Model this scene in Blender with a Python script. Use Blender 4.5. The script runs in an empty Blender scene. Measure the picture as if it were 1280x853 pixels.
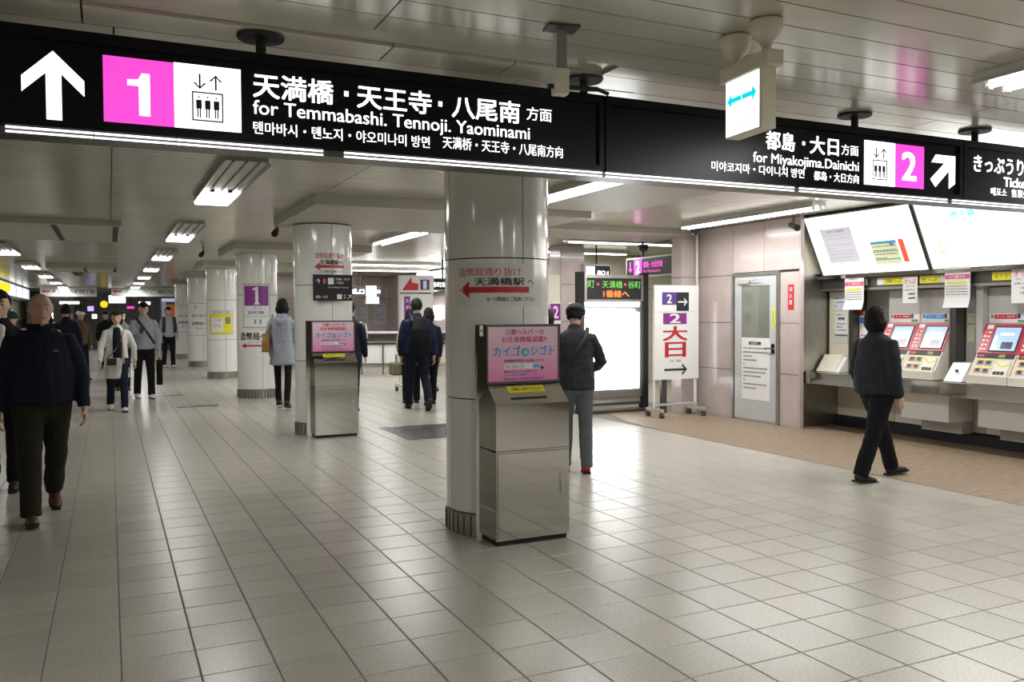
import bpy, bmesh, math, random
from mathutils import Vector, Matrix, noise
random.seed(7)
PI = math.pi
R = math.radians
scene = bpy.context.scene
col = scene.collection

# ---------------------------------------------------------------- camera, world, exposure
H = 1.49
YAW, PITCH, ROLL = .4425, .0312, -.005
cam_data = bpy.data.cameras.new('camera')
cam = bpy.data.objects.new('camera', cam_data)
col.objects.link(cam)
cam_data.sensor_width = 36.0
cam_data.lens = 36.0*1062/1280
cam_data.clip_start = .05
cam_data.clip_end = 200
cam.location = (0, 0, H)
fw = Vector((math.sin(YAW)*math.cos(PITCH), math.cos(YAW)*math.cos(PITCH), -math.sin(PITCH)))
rt = Vector((math.cos(YAW), -math.sin(YAW), 0))
up = rt.cross(fw)
r2 = rt*math.cos(ROLL)+up*math.sin(ROLL)
u2 = -rt*math.sin(ROLL)+up*math.cos(ROLL)
cam.rotation_euler = Matrix(((r2.x, u2.x, -fw.x), (r2.y, u2.y, -fw.y), (r2.z, u2.z, -fw.z))).to_euler()
scene.camera = cam

world = bpy.data.worlds.new('world')
scene.world = world
world.use_nodes = True
world.node_tree.nodes['Background'].inputs[0].default_value = (.93, .96, 1, 1)
world.node_tree.nodes['Background'].inputs[1].default_value = .30
scene.view_settings.view_transform = 'Standard'
scene.view_settings.look = 'None'
scene.view_settings.gamma = 1
scene.view_settings.use_curve_mapping = False
scene.view_settings.exposure = 0.0
LIGHT_W = 46.0          # watts of one ceiling batten
CZ = 2.74               # ceiling height
try:
    scene.cycles.use_denoising = True
    scene.cycles.max_bounces = 8
    scene.cycles.sample_clamp_indirect = 4
except Exception:
    pass

# ---------------------------------------------------------------- materials
MATS = {}
def mat(name, c, rough=.5, metal=0., emit=0., ec=None, coat=0., noise_s=0., noise_a=0., bump=0., bump_s=60., alpha=1., stretch=None, rnd=0., spec=None):
    if name in MATS: return MATS[name]
    m = bpy.data.materials.new(name)
    m.use_nodes = True
    nt = m.node_tree
    b = nt.nodes['Principled BSDF']
    b.inputs['Base Color'].default_value = (*c, 1)
    b.inputs['Roughness'].default_value = rough
    b.inputs['Metallic'].default_value = metal
    if spec is not None: b.inputs['Specular IOR Level'].default_value = spec
    if coat: b.inputs['Coat Weight'].default_value = coat; b.inputs['Coat Roughness'].default_value = .06
    if alpha < 1: b.inputs['Alpha'].default_value = alpha
    if emit:
        b.inputs['Emission Color'].default_value = (*(ec or c), 1)
        b.inputs['Emission Strength'].default_value = emit
    tc = nt.nodes.new('ShaderNodeTexCoord')
    mp = nt.nodes.new('ShaderNodeMapping')
    nt.links.new(tc.outputs['Object'], mp.inputs[0])
    if stretch: mp.inputs['Scale'].default_value = stretch
    src = None
    if noise_a:
        n = nt.nodes.new('ShaderNodeTexNoise'); n.inputs['Scale'].default_value = noise_s; n.inputs['Detail'].default_value = 4
        nt.links.new(mp.outputs[0], n.inputs['Vector'])
        mx = nt.nodes.new('ShaderNodeMix'); mx.data_type = 'RGBA'
        mx.inputs['A'].default_value = (*[max(0, v*(1-noise_a)) for v in c], 1)
        mx.inputs['B'].default_value = (*[min(1, v*(1+noise_a)) for v in c], 1)
        rp = nt.nodes.new('ShaderNodeMapRange'); rp.inputs['From Min'].default_value = .3; rp.inputs['From Max'].default_value = .7
        nt.links.new(n.outputs['Fac'], rp.inputs['Value']); nt.links.new(rp.outputs[0], mx.inputs['Factor'])
        src = mx.outputs['Result']
    if rnd:
        oi = nt.nodes.new('ShaderNodeObjectInfo')
        mr = nt.nodes.new('ShaderNodeMapRange'); mr.inputs['To Min'].default_value = 1-rnd; mr.inputs['To Max'].default_value = 1+rnd
        nt.links.new(oi.outputs['Random'], mr.inputs['Value'])
        hs = nt.nodes.new('ShaderNodeHueSaturation')
        if src: nt.links.new(src, hs.inputs['Color'])
        else: hs.inputs['Color'].default_value = (*c, 1)
        nt.links.new(mr.outputs[0], hs.inputs['Value'])
        src = hs.outputs['Color']
    if src: nt.links.new(src, b.inputs['Base Color'])
    if bump:
        n2 = nt.nodes.new('ShaderNodeTexNoise'); n2.inputs['Scale'].default_value = bump_s; n2.inputs['Detail'].default_value = 3
        nt.links.new(mp.outputs[0], n2.inputs['Vector'])
        bp = nt.nodes.new('ShaderNodeBump'); bp.inputs['Strength'].default_value = bump; bp.inputs['Distance'].default_value = .01
        nt.links.new(n2.outputs['Fac'], bp.inputs['Height']); nt.links.new(bp.outputs[0], b.inputs['Normal'])
    MATS[name] = m
    return m

M_TILE = mat('floor_tile', (.43, .405, .355), .27, noise_s=90, noise_a=.16, rnd=.07, bump=.03, bump_s=40)
M_GROUT = mat('grout', (.17, .155, .135), .8)
M_BROWN = mat('brown_floor', (.25, .185, .125), .5, noise_s=14, noise_a=.22, bump=.05, bump_s=90)
M_CEIL = mat('ceiling_enamel', (.56, .54, .45), .22, noise_s=1.2, noise_a=.08, metal=.25, rnd=.03)
M_CEILD = mat('ceiling_joint', (.06, .06, .05), .7)
M_SLAB = mat('ceiling_slab', (.46, .45, .38), .45, noise_s=2, noise_a=.06)
M_COLUMN = mat('column_enamel', (.84, .85, .82), .13, noise_s=2, noise_a=.03, coat=.4)
M_JOINT = mat('dark_joint', (.035, .035, .033), .7)
M_STEEL = mat('stainless', (.62, .61, .58), .05, metal=1, noise_s=3, noise_a=.02, stretch=(1, 1, 8))
M_STEELB = mat('brushed_steel', (.42, .41, .38), .34, metal=1, noise_s=6, noise_a=.15, stretch=(12, 12, 1))
M_DSTEEL = mat('dark_steel', (.13, .125, .115), .35, metal=.8)
M_BLACK = mat('black_paint', (.004, .005, .009), .28, spec=.25)
M_MATTEB = mat('matte_black', (.012, .012, .014), .6)
M_WHITE = mat('white_paint', (.78, .78, .76), .4)
M_CREAM = mat('cream_paint', (.72, .68, .55), .45)
M_GREY = mat('grey_paint', (.45, .45, .44), .45)
M_MARBLE = mat('pink_marble', (.52, .44, .42), .2, noise_s=3.5, noise_a=.07, rnd=.03, coat=.3)
M_TUBE = mat('tube_glow', (1, 1, 1), .5, emit=9, ec=(1, .99, .96))
M_LIT = mat('lit_white', (1, 1, 1), .5, emit=2.2, ec=(1, 1, 1))
M_LETTER = mat('lit_letter', (1, 1, 1), .5, emit=1.6, ec=(1, 1, 1))
M_MAGENTA = mat('lit_magenta', (.85, .06, .6), .4, emit=1.0, ec=(.9, .07, .62))
M_CYAN = mat('lit_cyan', (0, .7, .75), .4, emit=.9, ec=(0, .72, .8))
M_INK = mat('black_ink', (.02, .02, .025), .5)
M_PAPER = mat('white_paper', (.82, .82, .82), .6)
M_PAPERG = mat('grey_paper', (.55, .54, .58), .6)
M_RED = mat('red_print', (.55, .02, .03), .4)
M_PINKINK = mat('pink_ink', (.72, .12, .22), .5)
M_BLUEINK = mat('blue_ink', (.03, .30, .75), .5)
M_GREENP = mat('green_print', (.08, .42, .15), .5)
M_YELLOW = mat('yellow_print', (.80, .75, .04), .5)
M_PURPLE = mat('purple_print', (.24, .03, .26), .4)
M_VIOLET = mat('violet_print', (.10, .05, .25), .4)
M_ORANGE = mat('orange_print', (.8, .22, .03), .5)
M_GREYINK = mat('grey_ink', (.22, .22, .26), .6)

def gradient_mat(name, c0, c1, z0, z1):
    m = mat(name, c0, .3)
    nt = m.node_tree; b = nt.nodes['Principled BSDF']
    tc = nt.nodes.new('ShaderNodeTexCoord'); sp = nt.nodes.new('ShaderNodeSeparateXYZ')
    mr = nt.nodes.new('ShaderNodeMapRange'); mr.inputs['From Min'].default_value = z0; mr.inputs['From Max'].default_value = z1
    mx = nt.nodes.new('ShaderNodeMix'); mx.data_type = 'RGBA'
    mx.inputs['A'].default_value = (*c0, 1); mx.inputs['B'].default_value = (*c1, 1)
    nt.links.new(tc.outputs['Object'], sp.inputs[0]); nt.links.new(sp.outputs['Z'], mr.inputs['Value'])
    nt.links.new(mr.outputs[0], mx.inputs['Factor']); nt.links.new(mx.outputs['Result'], b.inputs['Base Color'])
    return m
M_PINKPOSTER = gradient_mat('pink_poster_print', (.80, .22, .48), (.84, .66, .74), 1.03, 1.40)

# ---------------------------------------------------------------- mesh helpers
class MB:
    def __init__(s, M=None): s.bm = bmesh.new(); s.M = M
    def _v(s, p):
        p = Vector(p)
        return s.bm.verts.new(s.M @ p if s.M else p)
    def box(s, x0, x1, y0, y1, z0, z1):
        v = [s._v(p) for p in ((x0, y0, z0), (x1, y0, z0), (x1, y1, z0), (x0, y1, z0), (x0, y0, z1), (x1, y0, z1), (x1, y1, z1), (x0, y1, z1))]
        for f in ((3, 2, 1, 0), (4, 5, 6, 7), (0, 1, 5, 4), (1, 2, 6, 5), (2, 3, 7, 6), (3, 0, 4, 7)):
            s.bm.faces.new([v[i] for i in f])
        return s
    def prism(s, pts, axis, a0, a1):
        # pts: 2-D outline; axis 'x': pts are (y,z); 'y': (x,z); 'z': (x,y)
        def P(p, a): return (a, p[0], p[1]) if axis == 'x' else (p[0], a, p[1]) if axis == 'y' else (p[0], p[1], a)
        A = [s._v(P(p, a0)) for p in pts]; B = [s._v(P(p, a1)) for p in pts]
        n = len(pts)
        s.bm.faces.new(A); s.bm.faces.new(B[::-1])
        for i in range(n): s.bm.faces.new((A[i], B[i], B[(i+1) % n], A[(i+1) % n]))
        return s
    def tube(s, p0, p1, r0, r1=None, n=12, cap=True):
        r1 = r0 if r1 is None else r1
        p0 = Vector(p0); p1 = Vector(p1); d = (p1-p0).normalized()
        a = d.orthogonal().normalized(); b = d.cross(a)
        A = [s._v(p0+(a*math.cos(2*PI*i/n)+b*math.sin(2*PI*i/n))*r0) for i in range(n)]
        B = [s._v(p1+(a*math.cos(2*PI*i/n)+b*math.sin(2*PI*i/n))*r1) for i in range(n)]
        for i in range(n): s.bm.faces.new((A[i], A[(i+1) % n], B[(i+1) % n], B[i]))
        if cap: s.bm.faces.new(A[::-1]); s.bm.faces.new(B)
        return s
    def path(s, pts, r, n=8):
        for a, b in zip(pts[:-1], pts[1:]): s.tube(a, b, r, n=n)
        return s
    def lathe(s, prof, c=(0, 0), n=32, a0=0, a1=2*PI, close=True):
        full = abs(a1-a0-2*PI) < 1e-6
        k = n if full else n+1
        rings = []
        for r, z in prof:
            rings.append([s._v((c[0]+r*math.sin(a0+(a1-a0)*i/n), c[1]-r*math.cos(a0+(a1-a0)*i/n), z)) for i in range(k)])
        for A, B in zip(rings[:-1], rings[1:]):
            for i in range(n):
                j = (i+1) % k
                s.bm.faces.new((A[i], A[j], B[j], B[i]))
        if full and close:
            s.bm.faces.new(rings[0][::-1]); s.bm.faces.new(rings[-1])
        return s
    def arcpanel(s, r0, r1, z0, z1, a0, a1, n=10, c=(0, 0)):
        P = []
        for i in range(n+1):
            a = a0+(a1-a0)*i/n
            P.append([s._v((c[0]+r*math.sin(a), c[1]-r*math.cos(a), z)) for r, z in ((r1, z0), (r1, z1), (r0, z1), (r0, z0))])
        for i in range(n):
            for k in range(4):
                s.bm.faces.new((P[i][k], P[i+1][k], P[i+1][(k+1) % 4], P[i][(k+1) % 4]))
        s.bm.faces.new(P[0]); s.bm.faces.new(P[-1][::-1])
        return s
    def build(s, name, m, parent=None, smooth=False, bevel=0, kind=None):
        bmesh.ops.recalc_face_normals(s.bm, faces=s.bm.faces)
        if bevel:
            bmesh.ops.bevel(s.bm, geom=[e for e in s.bm.edges], offset=bevel, segments=2, affect='EDGES', profile=.5)
        me = bpy.data.meshes.new(name)
        s.bm.to_mesh(me); s.bm.free()
        me.materials.append(m)
        if smooth:
            for p in me.polygons: p.use_smooth = True
            try: me.set_sharp_from_angle(angle=R(40))
            except Exception: pass
        o = bpy.data.objects.new(name, me)
        col.objects.link(o)
        if parent: o.parent = parent
        if kind: o['kind'] = kind
        return o

def tag(o, label=None, cat=None, group=None, kind=None):
    if label: o['label'] = label
    if cat: o['category'] = cat
    if group: o['group'] = group
    if kind: o['kind'] = kind
    return o
def thing(name, label, cat, loc=(0, 0, 0), rz=0, group=None):
    o = bpy.data.objects.new(name, None); col.objects.link(o)
    o.location = loc; o.rotation_euler = (0, 0, rz); o.empty_display_size = .1
    return tag(o, label, cat, group)
def box(name, m, parent, x0, x1, y0, y1, z0, z1, bevel=0, M=None):
    return MB(M).box(x0, x1, y0, y1, z0, z1).build(name, m, parent, bevel=bevel)

def text_mesh(s, bold=0., res=3):
    cu = bpy.data.curves.new('lettering', 'FONT')
    cu.body = s; cu.size = 1; cu.resolution_u = res; cu.offset = bold; cu.fill_mode = 'FRONT'
    o = bpy.data.objects.new('lettering', cu); col.objects.link(o)
    dg = bpy.context.evaluated_depsgraph_get()
    me = bpy.data.meshes.new_from_object(o.evaluated_get(dg))
    bpy.data.objects.remove(o); bpy.data.curves.remove(cu)
    return me
def text(s, m, parent, x0, z0, x1, z1, y, bold=.012, bend=None, M=None, vertical=False, name='lettering', keep=False):
    """flat lettering filling the rectangle x0..x1, z0..z1 of the local plane that faces -Y"""
    me = text_mesh(s, 0)
    if not len(me.vertices): return None
    sh = [(0, 0)] if bold < .004 else [(-bold*.5, 0), (bold*.5, 0)] if bold < .018 else [(-bold*.7, -bold*.5), (bold*.7, -bold*.5), (-bold*.7, bold*.5), (bold*.7, bold*.5)]
    vs0 = [v.co.copy() for v in me.vertices]; fs0 = [tuple(p.vertices) for p in me.polygons]
    V = []; F = []
    for q, (dx, dz_) in enumerate(sh):
        k0 = len(V); V += [(v.x+dx, v.y+dz_, q*.0005) for v in vs0]; F += [tuple(i+k0 for i in f) for f in fs0]
    bpy.data.meshes.remove(me); me = bpy.data.meshes.new('lettering'); me.from_pydata(V, [], F)
    xs = [v.co.x for v in me.vertices]; ys = [v.co.y for v in me.vertices]
    a, b, c, d = min(xs), max(xs), min(ys), max(ys)
    sx = (x1-x0)/max(b-a, 1e-6); sz = (z1-z0)/max(d-c, 1e-6)
    if keep: sx = sz = min(sx, sz)
    ox = (x0+x1)/2-(a+b)/2*sx; oz = (z0+z1)/2-(c+d)/2*sz
    for v in me.vertices:
        X = v.co.x*sx+ox; Z = v.co.y*sz+oz
        if bend:
            b_ = bend+v.co.z; t = X/bend; p = Vector((b_*math.sin(t), -b_*math.cos(t), Z))
        else: p = Vector((X, y-v.co.z, Z))
        v.co = M @ p if M else p
    me.materials.clear(); me.materials.append(m)
    o = bpy.data.objects.new(name, me); col.objects.link(o); o.parent = parent
    return o
def poly(pts, m, parent, y, name='arrow', th=.002, bend=None):
    mb = MB()
    if bend:
        mb.bm.faces.new([mb._v((bend*math.sin(p[0]/bend), -bend*math.cos(p[0]/bend), p[1])) for p in pts])
        return mb.build(name, m, parent)
    return mb.prism(pts, 'y', y-th, y).build(name, m, parent)
def sheet(m, parent, x0, z0, x1, z1, y, name='sheet', th=.002, bend=None):
    if bend: return MB().arcpanel(bend-.002, bend, z0, z1, x0/bend, x1/bend, 10).build(name, m, parent, smooth=True)
    return box(name, m, parent, x0, x1, y-th, y, z0, z1)
def arrow_pts(x0, z0, x1, z1, d='left', shaft=.34, head=.3):
    w, h = x1-x0, z1-z0; zc = (z0+z1)/2
    hx = x0+w*head
    pts = [(x0, zc), (hx, z1), (hx, zc+h*shaft/2), (x1, zc+h*shaft/2), (x1, zc-h*shaft/2), (hx, zc-h*shaft/2), (hx, z0)]
    if d == 'right': pts = [(x0+x1-x, z) for x, z in pts][::-1]
    return pts
def line_arrow(cx, cz, L, t, ang, head=.45):
    """open arrow pointing at angle ang (0 = +x)"""
    hw = L*head
    pts = [(L/2, 0), (L/2-hw, hw), (L/2-hw, hw-1.45*t), (L/2-1.45*t, t*.0+t/2), (-L/2, t/2), (-L/2, -t/2), (L/2-1.45*t, -t/2), (L/2-hw, -hw+1.45*t), (L/2-hw, -hw)]
    c, s = math.cos(ang), math.sin(ang)
    return [(cx+x*c-z*s, cz+x*s+z*c) for x, z in pts]
def lines(m, parent, x0, x1, z1, n, dz, h, y, M=None, seed=1, name='small_print'):
    rr = random.Random(seed); mb = MB(M)
    for i in range(n):
        z = z1-i*dz; x = x0
        while x < x1-.004:
            w = min(rr.uniform(.01, .045), x1-x)
            mb.box(x, x+w, y-.0015, y, z-h, z)
            x += w+rr.uniform(.004, .012)
            if rr.random() < .06: break
    return mb.build(name, m, parent, kind='stuff')

# ================================================================ SETTING
# ---- floor
floor = MB().box(-3.6, 12, -9, 46, -.06, -.004).build('floor', M_GROUT); tag(floor, kind='structure')
T = .30; X0, Y0 = 1.52, 4.59; BX = 6.44
tile_me = None
cells = []
for i in range(-17, 36):
    for j in range(-45, 139):
        x = X0+i*T; y = Y0+j*T
        if x < -3.6 or x+T > 12: continue
        if x+T > BX+.15 and y < 11.6: continue
        cx, cy = x+T/2, y+T/2
        z = cx*math.sin(YAW)+cy*math.cos(YAW); u = cx*math.cos(YAW)-cy*math.sin(YAW)
        vis = z > 3.2 and abs(u) < z*.62+.25
        cells.append((0 if vis else 1, z, x, y))
cells.sort()
def tile_mesh(x, y, bm):
    g = .0022; b = .003
    lo = [bm.verts.new((x+a, y+c, -.004)) for a, c in ((g, g), (T-g, g), (T-g, T-g), (g, T-g))]
    hi = [bm.verts.new((x+a, y+c, 0)) for a, c in ((g+b, g+b), (T-g-b, g+b), (T-g-b, T-g-b), (g+b, T-g-b))]
    bm.faces.new(hi)
    for k in range(4): bm.faces.new((lo[k], lo[(k+1) % 4], hi[(k+1) % 4], hi[k]))
bm = bmesh.new(); tile_mesh(0, 0, bm)
tile_me = bpy.data.meshes.new('tile'); bm.to_mesh(tile_me); bm.free(); tile_me.materials.append(M_TILE)
for k, (v, z, x, y) in enumerate(cells[:300]):
    o = bpy.data.objects.new('tile', tile_me); col.objects.link(o); o.parent = floor; o.location = (x, y, 0)
bm = bmesh.new()
for v, z, x, y in cells[300:]: tile_mesh(x, y, bm)
me = bpy.data.meshes.new('far_tiles'); bm.to_mesh(me); bm.free(); me.materials.append(M_TILE)
o = bpy.data.objects.new('far_tiles', me); col.objects.link(o); o.parent = floor; o['kind'] = 'stuff'
# brown strip along the ticket machines
mb = MB(); mb.prism([(6.322, -9), (8.8, -9), (8.8, 11.58), (7.3, 11.58), (6.75, 10.9), (6.45, 9.9), (6.322, 8.8)], 'z', -.004, .001)
mb.build('brown_flooring', M_BROWN, floor)
# floor sticker and drain covers
t = thing('floor_sticker', 'dark floor sticker with pale lettering lying behind the front column', 'floor sticker', (3.75, 10.25, .001))
MB().prism([(-.55, -.62), (.55, -.62), (.55, .62), (-.55, .62)], 'z', 0, .003).build('sheet', mat('floor_sticker', (.035, .03, .04), .4), t)
Mz = Matrix.Rotation(-PI/2, 4, 'X')
for k in range(4):
    text(['足元に注意', '天満橋方面', 'ホーム', 'のりば'][k], M_GREYINK if k > 1 else M_PAPERG, t, -.45, .38-.3*k, .45-.1*k, .55-.3*k, 0, M=Matrix(((1, 0, 0, 0), (0, 0, 1, 0), (0, 0, 0, .0035), (0, 0, 0, 1))))
for (x, y, lab) in ((1.3, 14.9, 'rectangular floor drain cover nearest the woman in a grey coat'), (.9, 17.2, 'dark slotted floor drain cover left of the third column')):
    t = thing('drain_cover', lab, 'drain cover', (x, y, .001))
    box('frame', M_DSTEEL, t, -.32, .32, -.12, .12, 0, .004)
    mb = MB()
    for k in range(10): mb.box(-.29+k*.06, -.25+k*.06, -.1, .1, .004, .006)
    mb.build('slats', M_STEELB, t, kind='stuff')

# ---- ceiling
ceil = MB().box(-3.6, 12, -9, 46, CZ+.02, CZ+.1).build('ceiling', M_CEILD); tag(ceil, kind='structure')
def strip(x0, x1, y0, y1, name='ceiling_strip', dz=0, m=M_CEIL):
    g = .004
    return box(name, m, ceil, x0+g, x1-g, y0+g, y1-g, CZ+dz, CZ+.02+dz)
mb = MB()
for k in range(26): mb.box(-3.596, 11.996, -8.996+.2115*k, -8.792+.2115*k, CZ, CZ+.02)
mb.build('near_ceiling_strips', M_CEIL, ceil, kind='stuff')
ye = -3.5; rows = []
while ye < 3.5: rows.append((ye, ye+.205)); ye += .205
n1 = ye
for (a, b) in rows:
    if b < 1.2: strip(-3.6, 12, a, b)
    else:
        for (xa, xb) in ((-3.6, -.08), (-.08, 1.07), (1.07, 4.9), (4.9, 12)): strip(xa, xb, a, b)
strip(-3.6, 2.35, n1, n1+.17, dz=.016); strip(2.35, 12, n1, n1+.17)
ye = n1+.17
strip(-3.6, -.08, ye, ye+.24); strip(-.08, 1.22, ye, ye+.24); strip(1.22, 1.85, ye, ye+.24); strip(1.85, 4.9, ye, ye+.24); strip(4.9, 12, ye, ye+.24)
ye += .24
while ye < 10: 
    strip(-3.6, .04, ye, ye+.165); strip(.04, 2.0, ye, ye+.165); strip(2.0, 12, ye, ye+.165); ye += .165
mb = MB()
while ye < 45.8:
    for xa, xb in ((-3.6, .04), (.04, 6), (6, 12)): mb.box(xa+.004, xb-.004, ye+.004, ye+.161, CZ, CZ+.02)
    ye += .165
mb.build('far_ceiling_strips', M_CEIL, ceil, kind='stuff')

# lowered slabs under the ceiling
def slab(n, x0, x1, y0, y1, z, slots=()):
    s = MB().box(x0, x1, y0, y1, z, CZ-.001).build('trim_%d' % n, M_SLAB); tag(s, kind='structure')
    for sx in slots: box('slot', M_MATTEB, s, sx-.035, sx+.035, y0+.1, y1-.1, z-.004, z+.002)
    return s
slab(1, 1.93, 5.2, 8.75, 11.2, 2.63)
slab(2, 5.2, 8.0, 10.3, 11.6, 2.66)
slab(3, -2.9, .17, 12.2, 14.8, 2.66, (-1.95, -.62, .1))
slab(4, -1.3, .2, 22.2, 24.2, 2.62, (-.5, .15))
for k in range(2, 6): slab(5+k, 1.93, 4.3, 5.45+5.35*k-1.2, 5.45+5.35*k+1.2, 2.62)
MB().box(3.95, 5.5, 6.0, 8.6, 2.69, CZ-.001).build('trim_5', M_SLAB)['kind'] = 'structure'

# ---- walls
def wall(name, x0, x1, y0, y1, z0=0, z1=CZ, m=M_JOINT):
    w = MB().box(x0, x1, y0, y1, z0, z1).build(name, m); return tag(w, kind='structure')
wl = wall('wall_left', -3.75, -3.6, -9.5, 46)
for k in range(-4, 33):
    box('wall_panel', M_MARBLE, wl, -3.6, -3.585, -3.5+1.5*k+.004, -2+1.5*k-.004, 0, 1.35); box('wall_panel', M_CREAM, wl, -3.6, -3.585, -3.5+1.5*k+.004, -2+1.5*k-.004, 1.358, CZ)
wb = wall('wall_back', -3.75, 12.15, 46, 46.15)
for k in range(10): box('wall_panel', M_GREY, wb, -3.6+1.56*k+.004, -2.04+1.56*k-.004, 45.985, 46, 0, CZ)
wn = wall('wall_near', -3.75, 12.15, -9.15, -9, m=mat('near_wall', (.20, .18, .15), .5))
we = wall('wall_far_right', 12, 12.15, -9, 46, m=M_CREAM)
# right wall with the office door: face X = 8.0, from Y 8.28 to 10.12, return face Y = 10.12 from X 7.55
wr = wall('wall_right', 8.02, 8.7, 8.40, 10.5)
ZJ = [0, .69, 1.36, 2.03, 2.735]
def wp(y0, y1, z0, z1): box('wall_panel', M_MARBLE, wr, 8.0, 8.02, y0+.004, y1-.004, z0+.004, z1-.004)
for a, b in zip(ZJ[:-1], ZJ[1:]):
    wp(9.56, 10.35, a, b)
    wp(8.28, 8.62, a, b) if b < 2.5 else None
    # return face
    box('wall_panel', M_MARBLE, wr, 7.70, 7.998, 10.352, 10.372, a+.004, b-.004); box('wall_panel', M_MARBLE, wr, 7.70, 7.72, 10.376, 10.6, a+.004, b-.004)
for (ya, yb) in ((8.28, 8.93), (8.93, 9.56)): wp(ya, yb, 2.055, 2.735)
wrb = MB().box(7.722, 8.02, 10.374, 10.6, 0, CZ).build('return_core', M_JOINT, wr)
for a, b in zip(ZJ[:-1], ZJ[1:]): box('wall_panel', M_MARBLE, wr, 8.0, 8.35, 8.262, 8.28, a+.004, b-.004) if False else None
conduit = MB().tube((7.95, 10.31, .55), (7.95, 10.31, CZ), .022, n=10).build('conduit', M_WHITE, smooth=True)
tag(conduit, 'thin white conduit pipe running up the pink marble wall corner', 'pipe')
box('bracket', M_WHITE, conduit, 7.92, 7.98, 10.33, 10.35, 1.5, 1.54)
# steel end panel of the ticket recess
sp = MB().box(8.06, 8.78, 8.36, 8.40, 0, 2.0).build('trim_20', M_STEELB); tag(sp, kind='structure')
MB().box(8.0, 8.06, 8.255, 8.279, 0, CZ).build('trim_21', M_MARBLE)['kind'] = 'structure'; MB().box(8.021, 8.06, 8.28, 8.40, 0, CZ).build('trim_23', M_JOINT)['kind'] = 'structure'
MB().box(8.06, 9.3, 8.36, 8.40, 2.0, CZ).build('trim_22', M_CREAM)['kind'] = 'structure'
# recess back wall
wt = wall('wall_tickets', 8.78, 8.9, 1.2, 8.40, 0, CZ, M_JOINT)
yy = 8.36
for k, w in enumerate((.92, .60, .60, .52, .62, .62, .6, .6, .6, .6, .6)):
    if yy-w < 1.2: break
    box('wall_panel', M_CREAM if k % 3 != 1 else M_WHITE, wt, 8.76, 8.78, yy-w+.004, yy-.004, .14, .72)
    yy -= w
box('kickboard', mat('navy_kick', (.012, .013, .022), .4), wt, 8.70, 8.78, 1.2, 8.36, 0, .12)
for k in range(6): box('wall_panel', mat('recess_back', (.42, .42, .40), .4), wt, 8.74, 8.78, 1.2+1.19*k+.003, 2.39+1.19*k-.003, .73, 1.9)

# door in the right wall
dr = MB().box(8.0, 8.03, 8.62, 9.56, 0, 2.05).build('door_1', mat('door_alu', (.52, .54, .56), .35, metal=.6)); tag(dr, kind='structure')
fr = MB(); fr.box(7.975, 8.0, 8.62, 8.665, 0, 2.05).box(7.975, 8.0, 9.515, 9.56, 0, 2.05).box(7.975, 8.0, 8.665, 9.515, 2.005, 2.05)
fr.build('door_frame', M_STEELB, dr)
lf = MB(); lf.box(7.985, 8.0, 8.68, 8.80, .03, 1.99).box(7.985, 8.0, 9.36, 9.50, .03, 1.99).box(7.985, 8.0, 8.80, 9.36, .03, .42).box(7.985, 8.0, 8.80, 9.36, 1.87, 1.99)
lf.build('door_leaf', mat('door_leaf', (.60, .62, .64), .35, metal=.3), dr)
box('door_glass', mat('door_glass', (.20, .22, .18), .08, coat=.5), dr, 7.992, 8.0, 8.80, 9.36, 1.15, 1.87)
box('lower_panel', mat('door_leaf', (.6, .62, .64), .35), dr, 7.99, 8.0, 8.80, 9.36, .42, 1.15)
mb = MB(); mb.box(7.95, 7.985, 9.18, 9.42, 1.90, 1.95).tube((7.955, 9.18, 1.93), (7.93, 8.98, 1.955), .008)
mb.build('door_closer', M_GREY, dr)
mb = MB(); mb.box(7.978, 7.985, 8.70, 8.76, .95, 1.08).tube((7.985, 8.73, 1.02), (7.95, 8.73, 1.02), .012).tube((7.95, 8.73, 1.02), (7.95, 8.85, 1.02), .010)
mb.build('door_handle', M_STEEL, dr)
NW = -PI/2   # things that face the concourse from the right wall
t = thing('door_notice', 'white notice with a black heading taped to the lower half of the metal door', 'notice', (7.985, 9.08, 0), NW)
sheet(M_PAPER, t, -.27, .30, .29, 1.155, -.0, th=.003)
sheet(M_INK, t, -.12, 1.06, .12, 1.10, -.004)
text('お客様へ', M_PAPER, t, -.08, 1.065, .08, 1.095, -.0065)
lines(M_GREYINK, t, -.23, .24, 1.02, 11, .055, .018, -.004, seed=3)
t = thing('yellow_door_sticker', 'narrow yellow sticker beside the glass of the metal door', 'sticker', (7.985, 8.73, 0), NW)
sheet(M_YELLOW, t, -.02, 1.28, .03, 1.56, 0); text('関係者以外立入禁止', M_INK, t, .0, 1.30, .012, 1.54, -.003)
t = thing('red_wall_sign', 'small upright red sign with white characters on the pink wall right of the door', 'sign', (7.998, 8.42, 0), NW)
sheet(M_RED, t, -.05, 1.54, .05, 1.86, 0, th=.006)
for k, ch in enumerate('消火器'): text(ch, M_PAPER, t, -.03, 1.77-.085*k, .03, 1.83-.085*k, -.007)

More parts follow.
